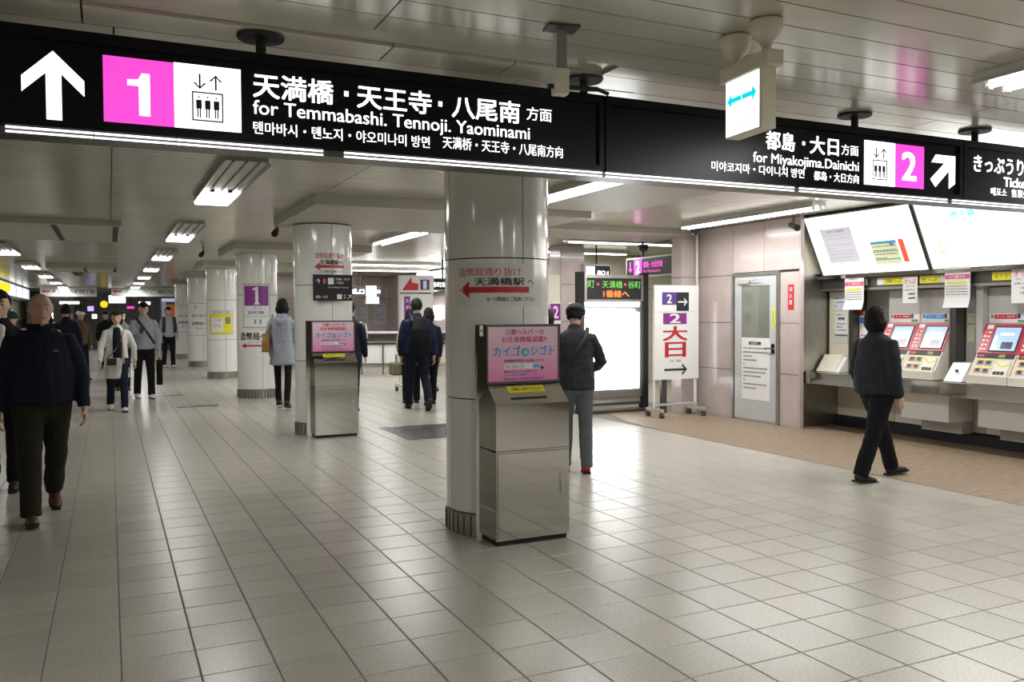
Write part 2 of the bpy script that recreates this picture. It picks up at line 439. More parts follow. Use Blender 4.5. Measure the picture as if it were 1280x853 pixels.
# cctv cameras on the wall
def dome(x, y, lab, r=.085):
    t = thing('dome_camera', lab, 'camera', (x, y, CZ))
    MB().lathe([(r*1.05, 0), (r*1.05, -.03), (r*.95, -.04)], n=20).build('housing', M_GREY, t, smooth=True)
    MB().lathe([(r*.9, -.04), (r*.85, -.08), (r*.6, -.115), (r*.25, -.135), (.004, -.14)], n=20).build('dome', mat('smoked_dome', (.02, .025, .05), .08, coat=1), t, smooth=True)
dome(7.6, 9.9, 'dark round dome camera on the ceiling above the metal door corner')
def bullet(x, y, z0, lab, d=(-.05, -.16, -.05), m=None):
    t = thing('security_camera', lab, 'camera', (x, y, z0))
    MB().tube((0, 0, 0), (0, 0, -.11), .014).build('stem', M_DSTEEL, t)
    a = Vector((0, .05, -.11)); b = a+Vector(d)
    MB().tube(a, b, .038, n=14).build('body', m or M_DSTEEL, t, smooth=True)
    MB().tube(b, b+Vector(d)*.12, .042, .042, n=14).build('lens_hood', M_MATTEB, t, smooth=True)
bullet(7.92, 8.3, CZ-.01, 'small camera on the ceiling at the left corner of the ticket boards')
bullet(1.98, 11.25, 2.70, 'dark camera under the ceiling slab left of the second column', m=M_MATTEB)
bullet(1.55, 16.2, 2.74, 'small dark camera under the ceiling near the fifth column', m=M_MATTEB)

# ---- back walls on the right of the columns
w = wall('wall_concourse_end', 4.35, 12, 27, 27.15)
for k in range(-1, 7):
    for a, b in zip(ZJ[:-1], ZJ[1:]): box('wall_panel', M_MARBLE, w, 5.3+.95*k+.004, 6.25+.95*k-.004, 26.98, 27, a+.004, b-.004)
w = wall('wall_passage', 4.35, 4.5, 27.15, 46)
for k in range(12): box('wall_panel', M_MARBLE, w, 4.33, 4.35, 27.15+1.5*k+.004, 28.65+1.5*k-.004, 0, CZ)
w = wall('wall_side', 8.3, 8.45, 15.6, 27)
for k in range(12):
    for a, b in zip(ZJ[:-1], ZJ[1:]): box('wall_panel', M_MARBLE, w, 8.285, 8.3, 15.6+.95*k+.004, 16.55+.95*k-.004, a+.004, b-.004)
w = wall('wall_behind_board', 8.3, 12, 15.5, 15.6)
for k in range(4):
    for a, b in zip(ZJ[:-1], ZJ[1:]): box('wall_panel', M_CREAM, w, 8.3+.95*k+.004, 9.25+.95*k-.004, 15.48, 15.5, a+.004, b-.004)

# ================================================================ COLUMNS
CX, CR = 2.465, .362
def colpos(k): return (CX, 5.45+5.35*k, 0)
col_labels = ['round white enamel column in front, with the pink helper poster box against it',
 'round white column with black direction board, behind the second steel box',
 'round white column carrying the big magenta number 1 poster',
 'round white column with the yellow notice on it',
 'round white column just left of the one with the yellow notice',
 'farthest round white column, at the left end of the row']
columns = []
SEAM = R(5)
for k in range(6):
    ztop = CZ if k == 0 else 2.62
    c = thing('column', col_labels[k], 'column', colpos(k), 0, 'round white columns in a row')
    MB().lathe([(CR-.012, 0), (CR-.012, ztop)], n=32).build('core', M_JOINT, c)
    rr = [(.155, .925), (.925, 1.865), (1.865, ztop)]
    for (a, b) in rr:
        for q in range(4):
            MB().arcpanel(CR-.012, CR, a+.004, b-.004, SEAM+q*PI/2+.009, SEAM+(q+1)*PI/2-.009, 14).build('panel', M_COLUMN, c, smooth=True)
    MB().lathe([(CR+.004, 0), (CR+.004, .15)], n=48).build('skirting', M_STEELB, c, smooth=True)
    mb = MB()
    for q in range(40):
        a = q*2*PI/40; mb.tube(((CR+.004)*math.sin(a), -(CR+.004)*math.cos(a), .005), ((CR+.004)*math.sin(a), -(CR+.004)*math.cos(a), .145), .006, n=6)
    if k < 3: mb.build('skirting_ribs', M_DSTEEL, c, kind='stuff')
    else: mb.bm.free()
    columns.append(c)

def sticker_on(k, name, label, cat, a0=0):
    """thing whose local frame is the k-th column, turned by a0"""
    return thing(name, label, cat, colpos(k), a0)
# front column: walk-through arrow sheet
B = CR+.004
t = sticker_on(0, 'arrow_sticker', 'clear sheet with red left arrow and black station name on the front column', 'sticker', R(-5))
A = .43
sheet(mat('clear_film', (.78, .79, .75), .12, coat=.5), t, -.44, 1.545, .235, 1.83, 0, bend=B)
text('造幣局通り抜け', M_PINKINK, t, -.40, 1.745, .045, 1.80, 0, .016, bend=B+.001)
text('天満橋駅', M_INK, t, -.275, 1.683, .07, 1.735, 0, .02, bend=B+.001)
text('へ', M_INK, t, .095, 1.69, .15, 1.722, 0, .012, bend=B+.001)
mb = MB()
mb.arcpanel(B-.001, B+.0012, 1.635, 1.675, -.315/B, .107/B, 16)
mb.build('arrow_shaft', M_RED, t)
poly([(-.395, 1.655), (-.315, 1.712), (-.315, 1.60)], M_RED, t, 0, 'arrow_head', bend=B+.0015)
text('B・C階段をご利用ください', M_INK, t, -.185, 1.577, .16, 1.607, 0, .014, bend=B+.001)

# second column: arrow sheet + black board
t = sticker_on(1, 'arrow_sticker', 'sheet with red arrow and pink characters on the second column, above the black board', 'sticker', R(-6))
text('造幣局通り抜け', M_PINKINK, t, -.14, 2.19, .23, 2.26, 0, .012, bend=B)
text('天満橋駅へ', M_INK, t, -.08, 2.115, .22, 2.175, 0, .02, bend=B)
mb = MB(); mb.arcpanel(B-.002, B+.001, 2.075, 2.11, -.08/B, .24/B, 10); mb.build('arrow_shaft', M_RED, t)
poly([(-.15, 2.09), (-.08, 2.14), (-.08, 2.045)], M_RED, t, 0, 'arrow_head', bend=B+.0015)
text('B・C階段をご利用ください', M_INK, t, -.07, 2.02, .22, 2.045, 0, .01, bend=B)
t = thing('direction_board', 'small black direction board with white lettering on the second column', 'sign', (2.48, 10.80-CR-.03, 0))
box('board', M_MATTEB, t, -.23, .25, -.025, 0, 1.67, 1.99)
text('↑', M_LETTER if False else M_PAPER, t, -.20, 1.88, -.14, 1.94, -.027, keep=True)
text('1', M_PINKINK, t, -.11, 1.88, -.08, 1.94, -.027)
sheet(M_PAPER, t, -.05, 1.87, .02, 1.95, -.026); text('天満橋・天王寺', M_PAPER, t, .04, 1.92, .22, 1.95, -.027); text('八尾南', M_PAPER, t, .04, 1.875, .14, 1.905, -.027)
text('Temmabashi Tennoji', M_PAPER, t, -.05, 1.82, .20, 1.845, -.027)
text('都島・大日', M_PAPER, t, -.20, 1.70, -.06, 1.735, -.027); sheet(M_PAPER, t, .06, 1.69, .12, 1.75, -.026); text('2', M_PAPER, t, .145, 1.70, .17, 1.745, -.027)
text('↗', M_PAPER, t, .19, 1.69, .24, 1.745, -.027, keep=True)

# third column: magenta 1 poster and arrow paper
t = sticker_on(2, 'platform_poster', 'framed poster with a magenta field and white number 1 on the third column', 'poster', R(-8))
sheet(M_GREY, t, -.27, 1.27, .24, 2.07, 0, 'frame', bend=B+.004); sheet(M_PAPER, t, -.25, 1.29, .22, 2.05, 0, bend=B+.008)
sheet(M_PURPLE, t, -.235, 1.67, .205, 2.03, 0, 'colour_field', bend=B+.010)
poly([(-.055, 1.69), (.04, 1.69), (.04, 1.715), (.018, 1.73), (.018, 2.01), (-.02, 2.01), (-.085, 1.97), (-.085, 1.95), (-.035, 1.955), (-.035, 1.73), (-.055, 1.715)], M_PAPER, t, 0, 'numeral_one', bend=B+.014)
text('ホーム', M_INK, t, -.06, 1.61, .07, 1.65, 0, bend=B+.010); text('谷町線', M_VIOLET, t, -.18, 1.52, .12, 1.58, 0, bend=B+.010)
sheet(M_INK, t, -.24, 1.475, .21, 1.48, 0, 'rule', bend=B+.010); text('[ ]', M_INK, t, -.05, 1.35, .06, 1.42, 0, .02, bend=B+.010)
t = sticker_on(2, 'arrow_notice', 'white paper with black characters and red arrow below the number 1 poster', 'notice', R(-8))
sheet(M_PAPER, t, -.36, .86, .20, 1.22, 0, bend=B)
text('造幣局へ', M_INK, t, -.34, 1.05, .16, 1.19, 0, .03, bend=B+.003)
mb = MB(); mb.arcpanel(B-.001, B+.003, .935, .965, -.24/B, .17/B, 10); mb.build('arrow_shaft', M_RED, t)
poly([(-.32, .945), (-.22, 1.0), (-.22, .90)], M_RED, t, 0, 'arrow_head', bend=B+.004)
text('Exit for the Mint', M_GREENP, t, -.18, 1.0, .1, 1.025, 0, bend=B+.003)
# fourth
t = sticker_on(3, 'yellow_notice', 'yellow notice in a grey frame on the fourth column', 'notice', R(-10))
sheet(M_GREY, t, -.30, 1.05, .28, 1.62, 0, 'frame', bend=B+.002); sheet(M_YELLOW, t, -.28, 1.07, .26, 1.54, 0, bend=B+.005)
sheet(M_PAPER, t, -.28, 1.545, .26, 1.60, 0, 'heading', bend=B+.005); text('お忘れ物のご案内', M_INK, t, -.2, 1.555, .2, 1.59, 0, bend=B+.007)
sheet(M_PAPER, t, -.24, 1.12, .04, 1.45, 0, 'text_block', bend=B+.007); text('ご注意', M_PINKINK, t, -.2, 1.36, .0, 1.42, 0, bend=B+.009); text('ください', M_GREYINK, t, -.2, 1.2, .0, 1.3, 0, bend=B+.009)
sheet(M_GREYINK, t, .09, 1.3, .21, 1.46, 0, 'picture', bend=B+.007)
for k, lab in ((4, 'white paper with a red arrow on the fifth column'), (5, 'white paper with black heading and red arrow on the farthest column')):
    t = sticker_on(k, 'arrow_notice', lab, 'notice', R(-12))
    sheet(M_PAPER, t, -.28, 1.05, .28, 1.85, 0, bend=B)
    poly(arrow_pts(-.24, 1.70, .24, 1.82, shaft=.45), M_RED, t, 0, bend=B+.003)
    text('造幣局へ', M_INK, t, -.22, 1.22, .22, 1.32, 0, .02, bend=B+.003); text('通り抜け', M_GREYINK, t, -.22, 1.45, .22, 1.55, 0, bend=B+.003)
    text('出口 6', M_GREYINK, t, -.1, 1.1, .18, 1.17, 0, bend=B+.003)

# ================================================================ STEEL LEAFLET BOXES
def steel_box(k, label, plabel, ylabel):
    cx, yf = (2.479, 4.915) if k == 0 else (2.495, 10.27)
    t = thing('steel_box', label, 'bin', (cx, yf, 0), 0)
    # local x -.265..+.265, front face y=0, back plate y=.30
    MB().box(-.265, .265, .0, .14, .035, .605).build('cabinet', M_STEEL, t)
    MB().prism([(0, .615), (.14, .615), (.14, 1.03), (.135, 1.03), (.0, .91)], 'x', -.265, .265).build('upper_housing', M_STEEL, t)
    box('plinth', M_MATTEB, t, -.255, .255, .02, .14, 0, .035)
    # back plate with raised rim holding the poster
    box('back_plate', M_STEEL, t, -.335, .28, .14, .170, .0, 1.425)
    mb = MB(); mb.box(-.272, -.260, .128, .14, 1.035, 1.425).box(.257, .269, .128, .14, 1.035, 1.425).box(-.260, .257, .128, .14, 1.41, 1.425).box(-.260, .257, .128, .14, 1.035, 1.05)
    mb.build('poster_frame', M_DSTEEL, t)
    box('slot', M_MATTEB, t, -.14, .12, .0, .012, .0, .006, M=Matrix.Translation((0, .035, .940)) @ Matrix.Rotation(math.atan2(.12, .135), 4, 'X'))
    box('door_leaf', M_STEEL, t, -.255, .255, -.008, 0, .045, .598)
    mb = MB(); mb.box(.19, .215, -.012, -.008, .30, .45).box(.197, .207, -.022, -.012, .31, .40)
    mb.build('door_handle', M_GREY, t)
    box('seam_trim', M_GREY, t, -.266, .266, -.004, .001, .602, .612)
    p = thing('pink_poster', plabel, 'poster', (cx-.016, yf+.138, 0))
    sheet(M_PINKPOSTER, p, -.242, 1.05, .272, 1.41, 0, th=.004)
    y = -.0055
    text('介護ヘルパーの', M_PINKINK, p, -.12, 1.355, .165, 1.395, y, .02)
    text('お仕事情報満載!!', M_PINKINK, p, -.145, 1.305, .185, 1.345, y, .02)
    text('カイゴ', M_PAPER, p, -.208, 1.212, -.005, 1.288, y, .075)
    text('シゴト', M_PAPER, p, .058, 1.212, .250, 1.288, y, .075)
    text('カイゴ', M_BLUEINK, p, -.205, 1.215, -.01, 1.285, y-.001, .03)
    text('シゴト', M_BLUEINK, p, .062, 1.215, .247, 1.285, y-.001, .03)
    mb = MB(); mb.tube((.025, y, 1.24), (.025, y-.002, 1.24), .027, n=20); mb.build('emblem', M_BLUEINK, p)
    mb = MB(); mb.tube((.025, y-.002, 1.24), (.025, y-.003, 1.24), .017, n=16); mb.build('emblem_centre', mat('leaf_green', (.35, .6, .2), .5), p)
    text('★採用担当が伝えるお探しサイト', M_INK, p, -.13, 1.175, .165, 1.195, y, .01)
    sheet(M_PAPER, p, -.13, 1.13, .135, 1.165, y, 'search_box', th=.001); text('カイゴのシゴト', M_INK, p, -.12, 1.136, .02, 1.16, y-.002, .01)
    text('検索', M_BLUEINK, p, .08, 1.134, .13, 1.162, y-.002, .02)
    poly([(.135, 1.15), (.165, 1.135), (.15, 1.12)], M_INK, p, y-.001, 'pointer')
    text('携帯からもカンタンに登録できます', M_PURPLE, p, -.13, 1.105, .12, 1.12, y, .005); text('カイゴの求人情報がいっぱい', M_BLUEINK, p, -.13, 1.085, .12, 1.10, y, .005)
    text('お問い合わせ 介護のお仕事 相談窓口', M_PURPLE, p, -.13, 1.06, .165, 1.073, y, .005)
    n = thing('yellow_label', ylabel, 'label', (cx, yf, 0))
    ang = math.atan2(.12, .135); Ms = Matrix.Translation((0, .085, .987)) @ Matrix.Rotation(-(PI/2-ang), 4, 'X')
    box('label_sheet', M_YELLOW, n, -.14, .13, -.002, .0, -.012, .045, M=Ms)
    text('ご自由にお取りください', M_INK, n, -.12, .002, .11, .034, -.003, .01, M=Ms)
    return t
steel_box(0, 'large stainless steel leaflet box with a locked door against the front column', 'pink helper job poster on the large box at the front column', 'yellow label strip on the sloping top of the front steel box')
steel_box(1, 'smaller-looking stainless steel leaflet box against the second column', 'pink helper job poster on the box at the second column', 'yellow label strip on the sloping top of the farther steel box')
t = thing('small_sticker', 'little white sticker with a green mark at the upper left of the front steel box', 'sticker', (2.175, 5.053, 0))
sheet(M_PAPER, t, -.012, 1.35, .012, 1.42, 0); sheet(M_GREENP, t, -.008, 1.38, .006, 1.395, -.0025)

# ================================================================ BIG HANGING SIGN
SY = 3.93
t = thing('hanging_sign', 'long black illuminated hanging sign across the concourse with white arrows and station names', 'sign', (0, SY, 0))
SZ0, SZ1 = 2.255, 2.655
secs = [(-3.2, 2.405), (2.415, 5.235), (5.245, 7.95)]
for a, b in secs:
    box('sign_panel', M_BLACK, t, a, b, .0, .16, SZ0, SZ1)
    mb = MB(); mb.box(a, b, -.018, 0, SZ1-.045, SZ1).box(a, b, -.018, 0, SZ0-.0, SZ0+.028).box(a, a+.03, -.018, 0, SZ0+.028, SZ1-.045).box(b-.03, b, -.018, 0, SZ0+.028, SZ1-.045)
    mb.build('sign_frame', M_BLACK, t)
box('underside', M_DSTEEL, t, -3.2, 7.95, .0, .16, SZ0-.03, SZ0-.002)
for (a, b) in ((-.36, .905), (1.0, 2.40), (2.42, 3.75), (3.79, 5.10), (5.15, 7.0)):
    n = max(1, round((b-a)/.31))
    for z in (SZ0-.012, SZ0-.030):
        for k in range(n): box('light_line', M_LIT, t, a+(b-a)*k/n+.002, a+(b-a)*(k+1)/n-.002, -.008, 0, z, z+.007)
y = -.002
# section 1
zc = (2.295+2.575)/2
poly([(-.187, 2.565), (-.075, 2.455), (-.075, 2.392), (-.158, 2.475), (-.158, 2.288), (-.214, 2.288), (-.214, 2.475), (-.30, 2.392), (-.30, 2.455)], M_LETTER, t, y, 'up_arrow')
sheet(M_MAGENTA, t, -.005, 2.299, .268, 2.572, y, 'colour_field'); poly([(.130, 2.335), (.173, 2.335), (.173, 2.512), (.142, 2.512), (.128, 2.485), (.086, 2.482), (.086, 2.458), (.130, 2.458)], M_LETTER, t, y-.001, 'numeral_one')
sheet(M_LETTER, t, .268, 2.299, .543, 2.575, y, 'pictogram_field')
def lift_icon(x0, z0, s):
    p = MB(); w = s*.47; xa = x0+s*.26; za = z0+s*.13; h = s*.46; tt = s*.022
    p.box(xa, xa+w, y-.004, y-.002, za, za+tt).box(xa, xa+w, y-.004, y-.002, za+h-tt, za+h).box(xa, xa+tt, y-.004, y-.002, za, za+h).box(xa+w-tt, xa+w, y-.004, y-.002, za, za+h)
    for q in range(3):
        px = xa+w*(.22+.28*q)
        p.tube((px, y-.002, za+h*.82), (px, y-.004, za+h*.82), s*.014, n=10)
        p.box(px-s*.042, px+s*.042, y-.004, y-.002, za+h*.42, za+h*.72)
        p.box(px-s*.028, px-s*.008, y-.004, y-.002, za+h*.12, za+h*.44).box(px+s*.008, px+s*.028, y-.004, y-.002, za+h*.12, za+h*.44)
    p.build('lift_pictogram', M_INK, t)
    poly(line_arrow(x0+s*.38, z0+s*.75, s*.24, s*.028, -PI/2, .42), M_INK, t, y-.002, 'small_arrow')
    poly(line_arrow(x0+s*.62, z0+s*.75, s*.24, s*.028, PI/2, .42), M_INK, t, y-.002, 'small_arrow')
lift_icon(.268, 2.299, .274)
W = M_LETTER
for s, x0, x1 in (('天満橋', .595, .955), ('・', 1.005, 1.025), ('天王寺', 1.065, 1.435), ('・', 1.47, 1.49), ('八尾南', 1.54, 1.912)):
    if s == '・': box('dot', W, t, x0, x1, y-.002, y, 2.508, 2.532)
    else: text(s, W, t, x0, 2.462, x1, 2.572, y-.001, .022)
text('方面', W, t, 1.95, 2.487, 2.095, 2.555, y-.001, .014)
text('for Temmabashi. Tennoji. Yaominami', W, t, .594, 2.368, 1.968, 2.450, y-.001, .017)
text('톈마바시・톈노지・야오미나미 방면', W, t, .594, 2.300, 1.424, 2.356, y-.001, .016)
text('天满桥・天王寺・八尾南方向', W, t, 1.491, 2.306, 2.160, 2.366, y-.001, .016)
# section 2
for s, x0, x1 in (('都島', 3.53, 3.755), ('・', 3.815, 3.835), ('大日', 3.875, 4.112)):
    if s == '・': box('dot', W, t, x0, x1, y-.002, y, 2.508, 2.53)
    else: text(s, W, t, x0, 2.462, x1, 2.572, y-.001, .022)
text('方面', W, t, 4.135, 2.475, 4.28, 2.54, y-.001, .014)
text('for Miyakojima.Dainichi', W, t, 3.433, 2.362, 4.285, 2.440, y-.001, .015)
text('미야코지마・다이니치 방면', W, t, 3.129, 2.308, 3.831, 2.364, y-.001, .016)
text('都岛・大日方向', W, t, 3.909, 2.303, 4.285, 2.360, y-.001, .016)
sheet(M_LETTER, t, 4.331, 2.303, 4.605, 2.582, y, 'pictogram_field'); lift_icon(4.331, 2.303, .274)
sheet(M_MAGENTA, t, 4.605, 2.303, 4.872, 2.580, y, 'colour_field'); text('2', M_LETTER, t, 4.665, 2.350, 4.80, 2.535, y-.003, .03)
poly([(5.175, 2.54), (4.985, 2.54), (4.945, 2.487), (5.07, 2.487), (4.935, 2.375), (4.985, 2.325), (5.115, 2.44), (5.115, 2.32), (5.175, 2.355)], M_LETTER, t, y, 'diagonal_arrow')
# section 3
text('きっぷうりば', W, t, 5.363, 2.455, 6.02, 2.570, y-.001, .022)
text('Tickets', W, t, 5.675, 2.368, 5.99, 2.435, y-.001, .022)
text('매표소', W, t, 5.541, 2.30, 5.71, 2.356, y-.001, .016); text('售票处', W, t, 5.76, 2.30, 5.95, 2.356, y-.001, .016)
for x in (.635, 2.30, 4.27, 5.40, -1.2, 7.6):
    MB().tube((x, .02, SZ1), (x, .02, CZ-.004), .022, n=12).build('hanger_rod', M_MATTEB, t, smooth=True)
    MB().lathe([(.10, CZ-.014), (.105, CZ-.003)], (x, .02), n=24).build('hanger_disc', M_MATTEB, t, smooth=True)

# small lit exit sign in front of it
t = thing('exit_sign', 'small white illuminated exit sign with cyan arrows hanging from two cups', 'sign', (2.565, 2.955, 0), R(-96))
MI = M_CREAM
box('top_rail', MI, t, -.18, .18, -.04, .04, 2.535, 2.60, bevel=.003)
box('sign_case', MI, t, -.135, .135, -.035, .035, 2.28, 2.535)
sheet(M_LIT, t, -.13, 2.287, .115, 2.53, -.035, 'lit_face')
for s in (-1, 1):
    MB().prism(line_arrow(s*.056-.008, 2.44, .105, .022, 0 if s > 0 else PI, .3), 'y', -.040, -.0372).build('arrow', M_CYAN, t)
text('出口', M_CYAN, t, -.04, 2.31, .035, 2.35, -.039, .01)
for s in (-.11, .115):
    MB().tube((s, 0, 2.60), (s, 0, 2.66), .02, n=12).build('stem', MI, t, smooth=True)
    MB().lathe([(.020, 2.625), (.030, 2.645), (.055, 2.665), (.068, 2.70), (.070, 2.73), (.060, CZ-.001)], (s, 0), n=24).build('ceiling_cup', MI, t, smooth=True)

# ceiling pole with box at top centre
t = thing('ceiling_pole_fitting', 'grey ceiling pole holding a small cream junction box and black tube', 'fitting', (1.80, 3.28, 0), R(-10))
box('base_plate', M_DSTEEL, t, -.07, .07, -.05, .05, CZ-.012, CZ-.001)
box('pole', mat('galvanised', (.35, .36, .36), .4, metal=.7), t, -.02, .02, -.012, .012, 2.49, CZ-.012)
box('junction_box', M_CREAM, t, -.045, .02, -.045, .012, 2.44, 2.55, bevel=.004)
MB().tube((-.07, -.02, 2.475), (.16, -.02, 2.475), .011, n=10).tube((.16, -.02, 2.475), (.21, -.02, 2.458), .009, n=8).build('black_tube', M_MATTEB, t)
MB().tube((-.2, -.02, 2.50), (-.07, -.02, 2.48), .0025, n=6).build('wire', M_GREY, t); MB().tube((.16, -.02, 2.478), (.33, -.02, 2.47), .0025, n=6).build('wire', M_GREY, t)

# ================================================================ CEILING LIGHTS
def area(loc, sx, sy, e, c=(1, .99, .965)):
    l = bpy.data.lights.new('tube_light', 'AREA'); l.shape = 'RECTANGLE'; l.size = sx; l.size_y = sy; l.energy = e; l.color = c
    o = bpy.data.objects.new('tube_light', l); col.objects.link(o); o.location = loc
    o.visible_glossy = True
    return o
def batten(x, y0, y1, label, lit=None, along='y', w=.28, energy=None, n=2, grp='ceiling lights'):
    """ceiling batten with naked tubes; lit=(a,b) lit part"""
    L = y1-y0
    t = thing('ceiling_light', label, 'light', (x, (y0+y1)/2, CZ) if along == 'y' else ((y0+y1)/2, x, CZ), 0 if along == 'y' else -PI/2, grp)
    box('housing', M_STEELB if lit else M_WHITE, t, -w/2, w/2, -L/2, L/2, -.035, -.001)
    mb = MB(); mb.prism([(-w/2, -.035), (w/2, -.035), (w/2+.02, -.06), (w/2+.017, -.062), (w/2-.01, -.038), (-w/2+.01, -.038), (-w/2-.017, -.062), (-w/2-.02, -.06)], 'y', -L/2, L/2)
    mb.build('reflector', M_STEELB if lit else M_WHITE, t)
    a, b = lit if lit else (y0+.04, y1-.04)
    c = (y0+y1)/2
    for q in range(0 if lit else n):
        px = (q-(n-1)/2)*w*.5
        MB().tube((px, a-c, -.062), (px, b-c, -.062), .019 if not lit else .036, n=10).build('tube', M_TUBE, t, smooth=True)
        for e in (a-c, b-c): box('lamp_holder', M_WHITE, t, px-.018, px+.018, e-.012, e+.012, -.085, -.035)
    if lit:
        box('diffuser', mat('diffuser_glow', (1, 1, 1), .5, emit=4), t, -w/2, w/2, a-c, b-c, -.075, -.04)
        for q in (-1, 0, 1): box('louvre_bar', M_DSTEEL, t, q*w*.3-.006, q*w*.3+.006, y0-c, a-c-.01, -.048, -.035)
        for q in (-1, 1): box('latch', M_MATTEB, t, q*w*.25-.02, q*w*.25+.02, a-c-.07, a-c-.02, -.055, -.035)
    E_ = LIGHT_W*(b-a)/2.4*(energy or 1)*(1.0 if lit else 1)
    m = (a+b)/2
    area((x, m, CZ-.12) if along == 'y' else (m, x, CZ-.12), w if along == 'y' else (b-a), (b-a) if along == 'y' else w, E_)
    return t
ordn = ['first', 'second', 'third', 'fourth', 'fifth', 'sixth', 'seventh']
for k in range(7):
    y = 6.95+4.95*k
    batten(1.0, y, y+2.7, ordn[k]+' ceiling light from the front in the row just left of the columns', (y+1.75, y+2.6), w=.33, energy=1.2)
for k in range(6):
    y = 10.9+5.3*k
    batten(-1.68, y, y+2.7, ordn[k]+' ceiling light from the front in the row at the far left', (y+1.75, y+2.6), w=.33)
batten(4.25, .6, 3.02, 'bright ceiling light cut by the right edge above the sign', energy=1.0)
batten(4.12, 6.35, 8.6, 'bright ceiling light right of the front column, just behind the hanging sign')
batten(4.10, 11.5, 13.9, 'bright ceiling light between the second column and the front column')
batten(4.10, 16.8, 19.2, 'distant ceiling light behind the second column')
batten(7.25, 7.2, 9.7, 'long ceiling light running towards the corner above the metal door', w=.2)
batten(7.25, 3.2, 5.7, 'ceiling light over the ticket machine aisle', w=.2)
batten(12.2, 6.75, 9.3, 'ceiling light running crosswise above the purple hanging sign', along='x', w=.16, n=1)
batten(14.4, 6.4, 9.4, 'farther crosswise ceiling light above the illuminated board', along='x', w=.16, n=1)
batten(19.5, 4.9, 7.3, 'nearer crosswise ceiling light above the barrier counter', along='x', w=.2)
batten(22.0, 4.9, 7.9, 'farther crosswise ceiling light above the barrier counter', along='x', w=.2)
# lights of the concourse behind the photographer
for x, y in ((1.0, 2.6), (1.0, -1.6), (4.25, -2.0), (7.25, 0.)):
    pass
batten(1.0, -2.3, .1, 'ceiling light behind the camera over the central aisle', energy=.9)
batten(-1.68, 2.0, 4.4, 'ceiling light overhead at the left of the camera', energy=.3)
batten(4.25, -2.9, -.9, 'ceiling light behind the camera on the right', energy=1.3)

# ================================================================ TICKET MACHINE AREA
t = thing('ticket_counter', 'long stainless counter running under the ticket machines', 'counter', (8.76, 8.355, 0), NW)
L = 7.1
MB().prism([(-.66, .73), (0, .73), (0, .70), (-.60, .68), (-.64, .60), (-.66, .60)], 'x', 0, L).build('worktop', M_STEEL, t)
box('front_rail', M_STEEL, t, 0, L, -.675, -.655, .59, .74)
for (a, b, z0, z1) in ((1.36, 1.98, .27, .58), (2.33, 3.0, .27, .56), (3.3, 3.95, .27, .56)):
    box('equipment_box', M_WHITE, t, a, b, -.42, -.02, z0, z1, bevel=.004)
    box('equipment_base', M_GREY, t, a+.1, b, -.2, -.02, .13, z0)

# illuminated boards above
def lit_board(y0, y1, label, content):
    # local frame: origin at the lower edge, plane leaning towards the viewer at the top
    t = thing('illuminated_board', label, 'sign', (8.42, (y0+y1)/2, 1.98), NW)
    w = (y1-y0)
    lean = math.atan2(.33, .69); h = .80
    Mx = Matrix.Rotation(lean, 4, 'X')
    box('lit_face', mat('board_glow', (1, 1, 1), .5, emit=1.25, ec=(1, 1, .985)), t, -w/2, w/2, 0, .02, 0, h, M=Mx)
    mb = MB(Mx); mb.box(-w/2-.02, -w/2, -.012, .03, -.02, h+.02).box(w/2, w/2+.02, -.012, .03, -.02, h+.02).box(-w/2, w/2, -.012, .03, h, h+.02).box(-w/2, w/2, -.012, .03, -.02, 0)
    mb.build('frame', M_DSTEEL, t)
    box('backing', M_DSTEEL, t, -w/2, w/2, .02, .05, 0, h, M=Mx)
    content(t, Mx, w, h)
    area_y = (y0+y1)/2
    l = area((8.0, area_y, 2.25), .5, w*.9, 9, (1, 1, .97)); l.rotation_euler = (0, R(60), 0)
    return t
def cont_a(t, Mx, w, h):
    P_ = mat('lit_paper', (.5, .48, .55), .6, emit=.45, ec=(.62, .6, .68))
    box('paper_notice', P_, t, -.60, -.12, -.004, -.001, .16, .62, M=Mx)
    text('お知らせ運賃表', M_GREYINK, t, -.50, .565, -.22, .595, -.005, M=Mx)
    lines(M_PAPERG, t, -.56, -.16, .53, 8, .042, .008, -.005, M=Mx, seed=5)
    x0, x1 = .10, .47
    box('fare_table', mat('lit_yellowgreen', (.6, .62, .35), .6, emit=.5, ec=(.75, .75, .4)), t, x0, x1, -.004, -.001, .10, .40, M=Mx)
    for z in (.36, .255, .155): box('table_rule', mat('lit_blue', (.05, .25, .5), .6, emit=.4, ec=(.1, .4, .65)), t, x0, x1, -.006, -.004, z, z+.03 if z > .3 else z+.012, M=Mx)
    box('table_block', mat('lit_blue', (.05, .25, .5), .6), t, x0+.27, x0+.33, -.008, -.006, .33, .39, M=Mx)
    lines(M_GREYINK, t, x0+.02, x1-.02, .335, 4, .05, .010, -.0065, M=Mx, seed=8)
    box('red_strip', mat('lit_red', (.8, .08, .04), .6, emit=.7, ec=(.9, .1, .05)), t, x1+.03, x1+.10, -.004, -.001, .11, .40, M=Mx)
def cont_b(t, Mx, w, h):
    text('地下鉄', M_CYAN, t, -w/2+.40, .575, -w/2+.70, .655, -.002, .02, M=Mx)
    text('きっぷのごあんない', M_GREYINK, t, -w/2+.12, .63, -w/2+.36, .655, -.002, M=Mx)
    text('運賃', M_RED, t, -w/2+.86, .68, -w/2+1.0, .70, -.002, M=Mx)
    lines(M_YELLOW, t, -w/2+.16, -w/2+.25, .34, 6, .035, .010, -.001, M=Mx, seed=3, name='fare_marks')
    for k in range(3): box('fare_mark', M_GREYINK, t, -w/2+.62, -w/2+.632, -.003, -.001, .34-.1*k, .35-.1*k, M=Mx)
lit_board(6.70, 8.28, 'leaning white illuminated board with a grey notice and small blue table', cont_a)
